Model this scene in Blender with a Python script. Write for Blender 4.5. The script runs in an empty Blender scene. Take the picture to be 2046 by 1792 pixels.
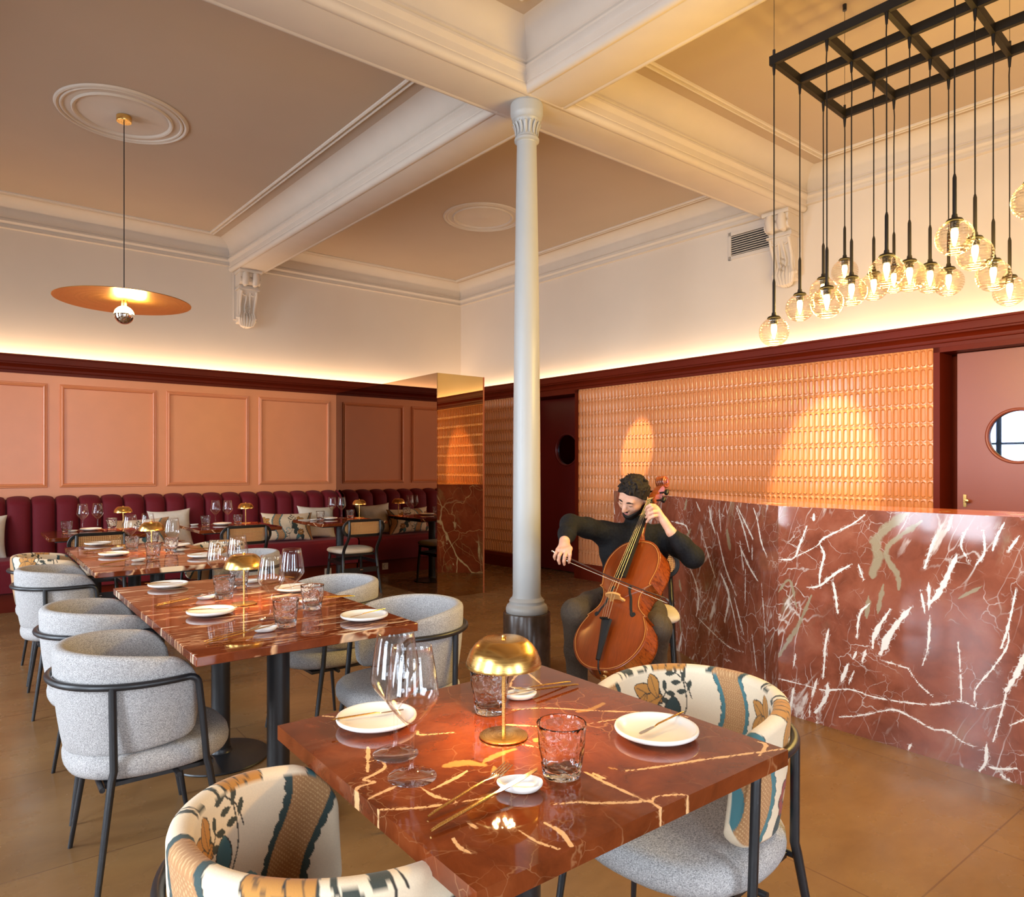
import bpy, bmesh, math, random
import numpy as np
from mathutils import Vector, Matrix
random.seed(7)
PI = math.pi
SC = bpy.context.scene
COL = SC.collection

# ------------------------------------------------------------------ camera
# the room's axes: X runs along the banquette wall, Y towards it; eye height 1.30 m
YAW = math.radians(52.09)
cam_d = bpy.data.cameras.new('camera')
cam_d.sensor_width = 36.0
cam_d.lens = 1390.0 / 2046.0 * 36.0
cam_d.shift_y = 40.0 / 2046.0
cam_d.clip_start = 0.05
cam = bpy.data.objects.new('camera', cam_d)
COL.objects.link(cam)
cam.location = (0, 0, 1.30)
cam.rotation_euler = (PI / 2, 0, YAW - PI / 2)
SC.camera = cam

# ------------------------------------------------------------------ view, world, daylight
SC.view_settings.view_transform = 'Standard'
SC.view_settings.look = 'None'
SC.view_settings.gamma = 1.0
SC.view_settings.use_curve_mapping = False
SC.view_settings.exposure = 0.16
SC.cycles.max_bounces = 8
SC.cycles.diffuse_bounces = 3
SC.cycles.glossy_bounces = 4
SC.cycles.transmission_bounces = 9
SC.cycles.transparent_max_bounces = 20
SC.cycles.sample_clamp_indirect = 4.0
SC.cycles.caustics_reflective = False
SC.cycles.caustics_refractive = True
SC.cycles.blur_glossy = 0.5

world = bpy.data.worlds.new('sky')
SC.world = world
world.use_nodes = True
bg = world.node_tree.nodes['Background']
bg.inputs['Color'].default_value = (0.62, 0.78, 1.0, 1)
bg.inputs['Strength'].default_value = 1.2

def area(name, loc, direction, sx, sy, power, color, spread=PI, parent=None, shape='RECTANGLE'):
    l = bpy.data.lights.new(name, 'AREA')
    l.shape = shape
    l.size = sx
    l.size_y = sy
    l.energy = power
    l.color = color
    l.spread = spread
    o = bpy.data.objects.new(name, l)
    COL.objects.link(o)
    o.location = loc
    o.rotation_euler = Vector(direction).to_track_quat('-Z', 'Y').to_euler()
    if parent:
        o.parent = parent
    return o

WIN_X = -2.6                      # wall with the tall street windows, behind the camera to the left
WIN_Y = (-1.7, 0.9, 3.55, 6.2)
DAY = (0.80, 0.90, 1.0)
for y in WIN_Y:
    area('window_daylight', (WIN_X - 0.35, y, 1.75), (1, 0, -0.25), 1.45, 2.9, 125, DAY, math.radians(112))
FRONT_X = (-1.0, 1.6)             # and two more in the wall behind the camera
for x in FRONT_X:
    area('window_daylight', (x, -3.6 - 0.35, 1.75), (0, 1, -0.25), 1.45, 2.9, 85, DAY, math.radians(112))
WARM = (1.0, 0.62, 0.30)
COVE = (1.0, 0.73, 0.46)
TW = math.tan(math.radians(3.18))  # the bar wall is 3.18 degrees out of square
U0 = 6.03
# led strips in the trough on top of the cornice
def strip(name, a, b, up, w, power, color):
    a, b, up = Vector(a), Vector(b), Vector(up).normalized()
    l = bpy.data.lights.new(name, 'AREA')
    l.shape = 'RECTANGLE'
    l.size = (b - a).length
    l.size_y = w
    l.energy = power
    l.color = color
    o = bpy.data.objects.new(name, l)
    COL.objects.link(o)
    X = (b - a).normalized()
    Z = -(up - X * up.dot(X)).normalized()
    Y = Z.cross(X)
    m = Matrix((X, Y, Z)).transposed().to_4x4()
    m.translation = (a + b) / 2
    o.matrix_world = m
    return o
strip('cove_light', (-2.4, 8.425, 2.388), (5.6, 8.425, 2.388), (0, 0.1, 1), 0.03, 32, COVE)
strip('cove_light', (U0 + 0.05 + TW * 2.0, -2.0, 2.388), (U0 + 0.05 - TW * 8.3, 8.3, 2.388), (0.1, 0, 1), 0.03, 32, COVE)
# spots added without fixtures, imitating window reflections on the tiled wall
def spot(name, loc, target, power, angle, blend, color, r=0.02):
    l = bpy.data.lights.new(name, 'SPOT')
    l.energy = power
    l.spot_size = angle
    l.spot_blend = blend
    l.color = color
    l.shadow_soft_size = r
    o = bpy.data.objects.new(name, l)
    COL.objects.link(o)
    o.location = loc
    o.rotation_euler = (Vector(target) - Vector(loc)).to_track_quat('-Z', 'Y').to_euler()
    return o
spot('added_tile_spot', (4.10, 2.55, 3.93), (5.86, 3.10, 1.20), 900, math.radians(18.5), 0.45, (1.0, 0.72, 0.42))
spot('added_tile_spot', (4.10, 4.40, 3.93), (5.75, 5.15, 1.50), 800, math.radians(8.5), 0.35, (1.0, 0.74, 0.45))

# ------------------------------------------------------------------ mesh helpers
def lin(r, g, b):
    f = lambda c: (c / 255 / 12.92) if c / 255 <= 0.04045 else ((c / 255 + 0.055) / 1.055) ** 2.4
    return (f(r), f(g), f(b))

class MB:
    """collects vertices and faces of ONE mesh"""
    def __init__(self):
        self.v = []; self.f = []; self.m = []
    def add(self, vs, fs, mat=0):
        o = len(self.v)
        self.v += [tuple(map(float, p)) for p in vs]
        self.f += [tuple(i + o for i in f) for f in fs]
        self.m += [mat] * len(fs)
        return self
    def box(self, c, s, mat=0, M=None):
        x, y, z = (q / 2 for q in s)
        P = [Vector((a * x, b * y, d * z)) for a in (-1, 1) for b in (-1, 1) for d in (-1, 1)]
        if M is not None:
            P = [M @ p for p in P]
        P = [p + Vector(c) for p in P]
        return self.add(P, [(0, 1, 3, 2), (4, 6, 7, 5), (0, 4, 5, 1), (2, 3, 7, 6), (0, 2, 6, 4), (1, 5, 7, 3)], mat)
    def tube(self, pts, r, n=10, mat=0, closed=False, caps=True, flat=1.0):
        P = [Vector(p) for p in pts]
        k = len(P)
        R = r if isinstance(r, (list, tuple)) else [r] * k
        ref = None
        rings = []
        for i in range(k):
            a = P[(i - 1) % k] if (closed or i > 0) else P[i]
            b = P[(i + 1) % k] if (closed or i < k - 1) else P[i]
            t = (b - a).normalized()
            if ref is None:
                ref = Vector((0, 0, 1)) if abs(t.z) < 0.9 else Vector((1, 0, 0))
            x = ref - t * ref.dot(t)
            if x.length < 1e-6:
                x = t.orthogonal()
            x.normalize(); ref = x
            y = t.cross(x)
            rings.append([P[i] + (x * math.cos(2 * PI * j / n) * flat + y * math.sin(2 * PI * j / n)) * R[i] for j in range(n)])
        vs = [p for rg in rings for p in rg]
        fs = []
        for i in range(k if closed else k - 1):
            i2 = (i + 1) % k
            for j in range(n):
                j2 = (j + 1) % n
                fs.append((i * n + j, i * n + j2, i2 * n + j2, i2 * n + j))
        if caps and not closed:
            fs.append(tuple(range(n))[::-1])
            fs.append(tuple((k - 1) * n + j for j in range(n)))
        return self.add(vs, fs, mat)
    def lathe(self, prof, n=32, c=(0, 0, 0), mat=0, M=None):
        """prof: list of (radius, z)"""
        vs = []; fs = []; idx = []
        for r, z in prof:
            if r < 1e-6:
                idx.append([len(vs)] * n); vs.append(Vector((0, 0, z)))
            else:
                idx.append(list(range(len(vs), len(vs) + n)))
                vs += [Vector((r * math.cos(2 * PI * j / n), r * math.sin(2 * PI * j / n), z)) for j in range(n)]
        for i in range(len(prof) - 1):
            for j in range(n):
                a, b, d, e = idx[i][j], idx[i][(j + 1) % n], idx[i + 1][(j + 1) % n], idx[i + 1][j]
                q = []
                for w_ in (a, b, d, e):
                    if w_ not in q:
                        q.append(w_)
                if len(q) > 2:
                    fs.append(tuple(q))
        if M is not None:
            vs = [M @ p for p in vs]
        return self.add([p + Vector(c) for p in vs], fs, mat)
    def grid(self, fn, nu, nv, cu=False, cv=False, mat=0):
        vs = [fn(i / (nu if cu else nu - 1), j / (nv if cv else nv - 1)) for i in range(nu) for j in range(nv)]
        fs = []
        for i in range(nu if cu else nu - 1):
            for j in range(nv if cv else nv - 1):
                i2 = (i + 1) % nu; j2 = (j + 1) % nv
                fs.append((i * nv + j, i2 * nv + j, i2 * nv + j2, i * nv + j2))
        return self.add(vs, fs, mat)
    def extr(self, poly, fn, ts, mat=0, caps=True, closed=True):
        """poly: list of (a, b); fn(a, b, t) -> point; ts: list of t"""
        n = len(poly)
        vs = [fn(a, b, t) for t in ts for a, b in poly]
        fs = []
        for i in range(len(ts) - 1):
            for j in range(n if closed else n - 1):
                j2 = (j + 1) % n
                fs.append((i * n + j, i * n + j2, (i + 1) * n + j2, (i + 1) * n + j))
        if caps and closed:
            fs.append(tuple(range(n))[::-1])
            fs.append(tuple((len(ts) - 1) * n + j for j in range(n)))
        return self.add(vs, fs, mat)
    def build(self, name, mats, parent=None, smooth=True, angle=40, bevel=0, bseg=2, loc=None, fix=True):
        me = bpy.data.meshes.new(name)
        me.from_pydata(self.v, [], self.f)
        if not isinstance(mats, (list, tuple)):
            mats = [mats]
        for m in mats:
            me.materials.append(m)
        if len(mats) > 1:
            me.polygons.foreach_set('material_index', self.m)
        if fix:
            bm = bmesh.new(); bm.from_mesh(me)
            bmesh.ops.recalc_face_normals(bm, faces=bm.faces)
            bm.to_mesh(me); bm.free()
        if smooth:
            me.polygons.foreach_set('use_smooth', [True] * len(me.polygons))
            if angle < 180:
                me.set_sharp_from_angle(angle=math.radians(angle))
        me.update()
        o = bpy.data.objects.new(name, me)
        COL.objects.link(o)
        if parent:
            o.parent = parent
        if loc is not None:
            o.location = loc
        if bevel:
            b = o.modifiers.new('bevel', 'BEVEL')
            b.width = bevel; b.segments = bseg; b.limit_method = 'ANGLE'
            b.angle_limit = math.radians(35)
            b.harden_normals = False
        return o

def tag(o, label=None, cat=None, group=None, kind=None):
    if label: o['label'] = label
    if cat: o['category'] = cat
    if group: o['group'] = group
    if kind: o['kind'] = kind
    return o
def thing(name, label, cat, loc=(0, 0, 0), rz=0, group=None):
    o = bpy.data.objects.new(name, None)
    COL.objects.link(o)
    o.empty_display_size = 0.05
    o.location = loc
    o.rotation_euler = (0, 0, rz)
    return tag(o, label, cat, group)
def struct(o):
    o['kind'] = 'structure'
    return o
def dup(o, loc=None, rz=None, label=None, group=None, parent=None):
    c = o.copy()
    COL.objects.link(c)
    if parent is not None:
        c.parent = parent
    if loc is not None: c.location = loc
    if rz is not None: c.rotation_euler = (0, 0, rz)
    if label: c['label'] = label
    if group: c['group'] = group
    for ch in o.children:
        dup(ch, parent=c)
    return c
def arc(cx, cz, r, a0, a1, n):
    return [(cx + r * math.cos(math.radians(a0 + (a1 - a0) * i / n)), cz + r * math.sin(math.radians(a0 + (a1 - a0) * i / n))) for i in range(n + 1)]
def lerp(a, b, t):
    return a + (b - a) * t
def catmull(P, per=8, closed=False):
    P = [Vector(p) for p in P]
    out = []
    n = len(P)
    for i in range(n if closed else n - 1):
        if closed:
            a, b, c, d = P[(i - 1) % n], P[i], P[(i + 1) % n], P[(i + 2) % n]
        else:
            b, c = P[i], P[i + 1]
            a = P[i - 1] if i > 0 else b * 2 - c
            d = P[i + 2] if i < n - 2 else c * 2 - b
        for k in range(per):
            t = k / per
            out.append(0.5 * (2 * b + (c - a) * t + (2 * a - 5 * b + 4 * c - d) * t * t + (3 * b - 3 * c + d - a) * t ** 3))
    if not closed:
        out.append(P[-1])
    return out
# ------------------------------------------------------------------ materials
class NT:
    def __init__(self, name):
        self.m = bpy.data.materials.new(name)
        self.m.use_nodes = True
        self.t = self.m.node_tree
        self.b = self.t.nodes['Principled BSDF']
        self.out = self.t.nodes['Material Output']
    def n(self, kind, **kw):
        nd = self.t.nodes.new(kind)
        for k, v in kw.items():
            if k.startswith('i_'):
                nd.inputs[k[2:].replace('_', ' ')].default_value = v
            else:
                setattr(nd, k, v)
        return nd
    def l(self, a, b):
        self.t.links.new(a, b)
    def ramp(self, src, stops, interp='LINEAR'):
        r = self.n('ShaderNodeValToRGB')
        r.color_ramp.interpolation = interp
        e = r.color_ramp.elements
        while len(e) > 1:
            e.remove(e[0])
        e[0].position = stops[0][0]; e[0].color = stops[0][1] if len(stops[0][1]) == 4 else (*stops[0][1], 1)
        for p, c in stops[1:]:
            q = e.new(p); q.color = c if len(c) == 4 else (*c, 1)
        self.l(src, r.inputs[0])
        return r.outputs[0]
    def math(self, op, a, b=None, clamp=False):
        nd = self.n('ShaderNodeMath', operation=op, use_clamp=clamp)
        for i, q in enumerate((a, b)):
            if q is None: continue
            if isinstance(q, (int, float)): nd.inputs[i].default_value = q
            else: self.l(q, nd.inputs[i])
        return nd.outputs[0]
    def mix(self, fac, a, b):
        nd = self.n('ShaderNodeMix', data_type='RGBA')
        for s, q in ((nd.inputs[0], fac), (nd.inputs[6], a), (nd.inputs[7], b)):
            if isinstance(q, (int, float)): s.default_value = q
            elif isinstance(q, (tuple, list)): s.default_value = (*q, 1) if len(q) == 3 else q
            else: self.l(q, s)
        return nd.outputs[2]
    def coords(self, kind='Object', scale=(1, 1, 1), rot=(0, 0, 0), loc=(0, 0, 0), rand=0):
        c = self.n('ShaderNodeTexCoord')
        src = c.outputs[kind]
        if rand:
            oi = self.n('ShaderNodeObjectInfo')
            va = self.n('ShaderNodeVectorMath', operation='MULTIPLY_ADD')
            cb = self.n('ShaderNodeCombineXYZ')
            self.l(oi.outputs['Random'], cb.inputs[0]); self.l(oi.outputs['Random'], cb.inputs[1])
            self.l(cb.outputs[0], va.inputs[0])
            va.inputs[1].default_value = (rand, rand * 1.7, 0)
            self.l(src, va.inputs[2])
            src = va.outputs[0]
        mp = self.n('ShaderNodeMapping')
        mp.inputs['Scale'].default_value = scale
        mp.inputs['Rotation'].default_value = rot
        mp.inputs['Location'].default_value = loc
        self.l(src, mp.inputs[0])
        return mp.outputs[0]
    def noise(self, vec, scale, detail=3, rough=0.5, dist=0.0, out='Fac'):
        nd = self.n('ShaderNodeTexNoise')
        nd.inputs['Scale'].default_value = scale
        nd.inputs['Detail'].default_value = detail
        nd.inputs['Roughness'].default_value = rough
        nd.inputs['Distortion'].default_value = dist
        if vec is not None: self.l(vec, nd.inputs['Vector'])
        return nd.outputs[out]
    def warp(self, vec, scale, amt, detail=3):
        nz = self.noise(vec, scale, detail, out='Color')
        s = self.n('ShaderNodeVectorMath', operation='SUBTRACT'); self.l(nz, s.inputs[0]); s.inputs[1].default_value = (0.5, 0.5, 0.5)
        a = self.n('ShaderNodeVectorMath', operation='MULTIPLY_ADD'); self.l(s.outputs[0], a.inputs[0])
        a.inputs[1].default_value = (amt, amt, amt); self.l(vec, a.inputs[2])
        return a.outputs[0]
    def edges(self, vec, scale, rnd=1.0):
        nd = self.n('ShaderNodeTexVoronoi', feature='DISTANCE_TO_EDGE')
        nd.inputs['Scale'].default_value = scale
        nd.inputs['Randomness'].default_value = rnd
        self.l(vec, nd.inputs['Vector'])
        return nd.outputs['Distance']
    def bump(self, h, strength=0.2, dist=0.01):
        nd = self.n('ShaderNodeBump')
        nd.inputs['Strength'].default_value = strength
        nd.inputs['Distance'].default_value = dist
        self.l(h, nd.inputs['Height'])
        self.l(nd.outputs[0], self.b.inputs['Normal'])
    def set(self, color=None, rough=None, metal=None, **kw):
        if color is not None:
            s = self.b.inputs['Base Color']
            if isinstance(color, (tuple, list)): s.default_value = (*color, 1)
            else: self.l(color, s)
        if rough is not None:
            s = self.b.inputs['Roughness']
            if isinstance(rough, (int, float)): s.default_value = rough
            else: self.l(rough, s)
        if metal is not None: self.b.inputs['Metallic'].default_value = metal
        for k, v in kw.items():
            self.b.inputs[k.replace('_', ' ')].default_value = v
        return self.m

def plain(name, col, rough=0.5, metal=0.0, var=0.06, scale=6, bump=0.0, bscale=60, **kw):
    t = NT(name)
    v = t.coords()
    nz = t.noise(v, scale, 3)
    a = tuple(c * (1 - var) for c in col); b = tuple(min(1, c * (1 + var)) for c in col)
    t.set(t.ramp(nz, [(0.3, a), (0.7, b)]), rough, metal, **kw)
    if bump:
        t.bump(t.noise(v, bscale, 3), bump, 0.004)
    return t.m

M = {}
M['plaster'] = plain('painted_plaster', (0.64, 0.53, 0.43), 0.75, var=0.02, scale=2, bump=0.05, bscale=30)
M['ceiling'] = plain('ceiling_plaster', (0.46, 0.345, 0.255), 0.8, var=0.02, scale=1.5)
M['stucco'] = plain('moulded_stucco', (0.60, 0.50, 0.41), 0.7, var=0.02)
M['terracotta'] = plain('terracotta_paint', lin(230, 144, 96), 0.34, var=0.02)
M['dado_red'] = plain('oxblood_wood', lin(98, 28, 10), 0.42, var=0.05, scale=3, Specular_IOR_Level=0.12)
M['door_red'] = plain('oxblood_door_paint', lin(96, 24, 18), 0.35, var=0.04, scale=3)
M['door_rose'] = plain('rose_brown_door_paint', lin(138, 66, 46), 0.38, var=0.03, scale=3)
M['tile'] = plain('glazed_terracotta_tile', lin(210, 138, 88), 0.17, var=0.05, scale=3)
M['white_col'] = plain('column_paint', (0.40, 0.39, 0.37), 0.38, var=0.015)
M['black'] = plain('black_powder_coat', (0.012, 0.012, 0.014), 0.38, var=0.1)
M['black_wood'] = plain('black_stained_wood', (0.010, 0.009, 0.009), 0.30, var=0.2)
M['black_grid'] = plain('black_painted_steel', (0.010, 0.007, 0.005), 0.5, var=0.1, Specular_IOR_Level=0.2)
M['white_china'] = plain('white_stoneware', (0.80, 0.76, 0.70), 0.22, var=0.02)
M['cream_fabric'] = plain('cream_seat_fabric', (0.66, 0.55, 0.43), 0.9, var=0.06, scale=300, bump=0.2, bscale=500)
M['linen'] = plain('cream_linen', (0.74, 0.66, 0.55), 0.9, var=0.04, scale=40, bump=0.25, bscale=400)
M['plastic'] = plain('outlet_plastic', (0.62, 0.54, 0.46), 0.4)
M['dark_slot'] = plain('dark_void', (0.006, 0.005, 0.005), 0.9)
M['steel'] = plain('polished_steel', (0.86, 0.80, 0.72), 0.12, 1.0, var=0.02)
M['chrome'] = plain('chrome_glass', (0.75, 0.72, 0.70), 0.05, 1.0, var=0.0)
M['rose_metal'] = plain('copper_edge', lin(200, 120, 84), 0.35, 0.6)

def brass(name, col, rough):
    t = NT(name)
    v = t.coords(scale=(1, 1, 1))
    # fine turning marks around the spin axis
    sep = t.n('ShaderNodeSeparateXYZ'); t.l(v, sep.inputs[0])
    r = t.math('POWER', t.math('ADD', t.math('MULTIPLY', sep.outputs[0], sep.outputs[0]), t.math('MULTIPLY', sep.outputs[1], sep.outputs[1])), 0.5)
    nz = t.n('ShaderNodeTexNoise', noise_dimensions='1D'); nz.inputs['Scale'].default_value = 900
    t.l(t.math('ADD', r, sep.outputs[2]), nz.inputs['W'])
    t.set(col, t.ramp(nz.outputs['Fac'], [(0.3, (rough - 0.05,) * 3), (0.7, (rough + 0.05,) * 3)]), 1.0)
    t.b.inputs['Anisotropic'].default_value = 0.4
    return t.m
M['brass'] = brass('brushed_brass', (0.74, 0.45, 0.14), 0.24)
M['brass_dark'] = brass('aged_brass', (0.78, 0.46, 0.12), 0.30)

def banq():
    t = NT('burgundy_velvet')
    v = t.coords()
    nz = t.noise(v, 260, 2)
    col = t.ramp(nz, [(0.3, lin(96, 14, 26)), (0.7, lin(114, 22, 34))])
    t.set(col, 0.7, Specular_IOR_Level=0.25, Sheen_Weight=0.05)
    t.bump(nz, 0.15, 0.002)
    return t.m
M['burgundy'] = banq()

def weave():
    t = NT('grey_tweed')
    v = t.coords()
    n1 = t.noise(v, 330, 2, 0.7)
    n2 = t.noise(v, 14, 3)
    n3 = t.noise(t.coords(scale=(1, 1, 3.2), rot=(0.8, 0.6, 0.0)), 260, 2, 0.6)
    f = t.math('ADD', t.math('MULTIPLY', n1, 0.5), t.math('MULTIPLY', n3, 0.5))
    col = t.ramp(f, [(0.36, (0.15, 0.145, 0.145)), (0.5, (0.40, 0.38, 0.37)), (0.64, (0.68, 0.65, 0.63))])
    col = t.mix(t.math('MULTIPLY', n2, 0.25), col, (0.30, 0.27, 0.25))
    t.set(col, 0.92)
    t.bump(f, 0.35, 0.002)
    return t.m
M['tweed'] = weave()

def floralm():
    t = NT('printed_floral_fabric')
    a = t.n('ShaderNodeVertexColor', layer_name='print')
    n1 = t.noise(t.coords(), 420, 2, 0.6)
    col = t.mix(t.math('MULTIPLY', n1, 0.22), a.outputs['Color'], (0.16, 0.12, 0.09))
    t.set(col, 0.9, Sheen_Weight=0.1)
    t.bump(n1, 0.2, 0.0015)
    return t.m
M['floral'] = floralm()

def cane():
    t = NT('cane_webbing')
    v = t.coords('UV', scale=(1, 1, 1))
    sep = t.n('ShaderNodeSeparateXYZ'); t.l(v, sep.inputs[0])
    s = 2 * PI / 0.0125
    cx = t.math('COSINE', t.math('MULTIPLY', sep.outputs[0], s))
    cy = t.math('COSINE', t.math('MULTIPLY', sep.outputs[1], s))
    hole = t.math('GREATER_THAN', t.math('ADD', cx, cy), 0.75)
    t.set(t.ramp(t.noise(v, 160, 2), [(0.3, lin(196, 140, 84)), (0.7, lin(226, 176, 118))]), 0.5)
    tr = t.n('ShaderNodeBsdfTransparent')
    mx = t.n('ShaderNodeMixShader')
    t.l(hole, mx.inputs[0]); t.l(t.b.outputs[0], mx.inputs[1]); t.l(tr.outputs[0], mx.inputs[2])
    t.l(mx.outputs[0], t.out.inputs[0])
    return t.m
M['cane'] = cane()

def thin_glass(name, tint=(1, 1, 1), base=0.04, edge=0.75, rough=0.0, ripple=0, lumps=False):
    """thin blown glass: clear straight through, mirror-like at grazing angles"""
    t = NT(name)
    t.t.nodes.remove(t.b)
    lw = t.n('ShaderNodeLayerWeight'); lw.inputs['Blend'].default_value = 0.5
    f = t.math('POWER', lw.outputs['Facing'], 3.2)
    f = t.math('ADD', t.math('MULTIPLY', f, edge - base), base, clamp=True)
    tr = t.n('ShaderNodeBsdfTransparent'); tr.inputs[0].default_value = (*tint, 1)
    gl = t.n('ShaderNodeBsdfGlossy'); gl.inputs['Roughness'].default_value = rough
    gl.inputs[0].default_value = (1, 1, 1, 1)
    if ripple:
        v = t.coords()
        sep = t.n('ShaderNodeSeparateXYZ'); t.l(v, sep.inputs[0])
        wv = t.math('SINE', t.math('MULTIPLY', sep.outputs[2], ripple))
        bp = t.n('ShaderNodeBump'); bp.inputs['Strength'].default_value = 0.9; bp.inputs['Distance'].default_value = 0.004
        t.l(wv, bp.inputs['Height']); t.l(bp.outputs[0], gl.inputs['Normal'])
        t.l(bp.outputs[0], lw.inputs['Normal'])
    if lumps:
        bp = t.n('ShaderNodeBump'); bp.inputs['Strength'].default_value = 1.0; bp.inputs['Distance'].default_value = 0.02
        t.l(t.noise(t.coords(scale=(1, 1, 0.6)), 60, 2, 0.5, 0.8), bp.inputs['Height'])
        t.l(bp.outputs[0], gl.inputs['Normal']); t.l(bp.outputs[0], lw.inputs['Normal'])
    mx = t.n('ShaderNodeMixShader')
    t.l(f, mx.inputs[0]); t.l(tr.outputs[0], mx.inputs[1]); t.l(gl.outputs[0], mx.inputs[2])
    t.l(mx.outputs[0], t.out.inputs[0])
    return t.m
M['wine'] = thin_glass('clear_wine_glass', (0.985, 0.985, 0.985), 0.035, 0.85)
M['globe'] = thin_glass('rippled_globe_glass', (0.97, 0.93, 0.84), 0.05, 0.55, 0.02, ripple=520)
M['pane'] = thin_glass('window_pane', (0.95, 0.97, 1.0), 0.06, 0.9)
t = NT('moulded_tumbler_glass')
t.set((1, 1, 1), 0.0, Transmission_Weight=1.0, IOR=1.45)
t.bump(t.noise(t.coords(), 38, 1, 0.4, 0.6), 0.45, 0.015)
M['tumbler'] = t.m

def emit(name, col, s):
    t = NT(name)
    t.b.inputs['Base Color'].default_value = (*col, 1)
    t.b.inputs['Emission Color'].default_value = (*col, 1)
    t.b.inputs['Emission Strength'].default_value = s
    return t.m
M['bulb'] = emit('glowing_filament', (1.0, 0.70, 0.30), 42)
M['led'] = emit('warm_led', (1.0, 0.58, 0.24), 2000)
M['pend_bulb'] = emit('pendant_bulb_glow', (1.0, 0.72, 0.36), 45)

def table_marble():
    t = NT('red_marble_tabletop')
    v = t.coords(rand=23.0)
    w1 = t.warp(v, 3.0, 0.35)
    w2 = t.warp(t.coords(rand=23.0, scale=(1.0, 0.55, 1), rot=(0, 0, 0.5)), 4.5, 0.22)
    base = t.ramp(t.noise(w1, 7, 6, 0.62), [(0.3, lin(80, 32, 13)), (0.5, lin(112, 50, 22)), (0.72, lin(136, 68, 34))])
    patch = t.ramp(t.noise(w1, 2.1, 4, 0.55, 0.5), [(0.655, (0, 0, 0)), (0.68, (1, 1, 1))])
    e1 = t.ramp(t.edges(w2, 3.1), [(0.0, (1, 1, 1)), (0.008, (0.9, 0.9, 0.9)), (0.022, (0, 0, 0))])
    m1 = t.ramp(t.noise(v, 3.3, 2), [(0.46, (0, 0, 0)), (0.60, (1, 1, 1))])
    e2 = t.ramp(t.edges(t.warp(v, 9, 0.12), 6.5), [(0.0, (0.8, 0.8, 0.8)), (0.006, (0, 0, 0))])
    m2 = t.ramp(t.noise(v, 5.1, 2), [(0.50, (0, 0, 0)), (0.66, (1, 1, 1))])
    c = t.mix(t.math('MULTIPLY', e2, m2), base, lin(214, 150, 100))
    c = t.mix(t.math('MULTIPLY', patch, 0.85), c, lin(196, 150, 92))
    c = t.mix(t.math('MULTIPLY', e1, m1), c, lin(236, 196, 150))
    t.set(c, 0.035, Specular_IOR_Level=0.45)
    return t.m
M['table_marble'] = table_marble()

def streak_marble():
    t = NT('white_veined_red_marble_tabletop')
    v = t.coords(rand=31.0)
    st = t.warp(t.coords(rand=31.0, scale=(1.2, 9.0, 1), rot=(0, 0, -0.28)), 1.6, 0.5)
    base = t.ramp(t.noise(v, 8, 5, 0.6), [(0.3, lin(86, 36, 18)), (0.55, lin(116, 54, 28)), (0.75, lin(138, 72, 40))])
    s = t.ramp(t.noise(st, 1.7, 5, 0.6), [(0.535, (0, 0, 0)), (0.555, (1, 1, 1)), (0.575, (0, 0, 0))])
    s2 = t.ramp(t.noise(st, 2.6, 3, 0.5), [(0.63, (0, 0, 0)), (0.66, (1, 1, 1))])
    c = t.mix(s, base, lin(226, 176, 132))
    c = t.mix(s2, c, lin(240, 214, 180))
    t.set(c, 0.035, Specular_IOR_Level=0.45)
    return t.m
M['streak_marble'] = streak_marble()

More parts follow.
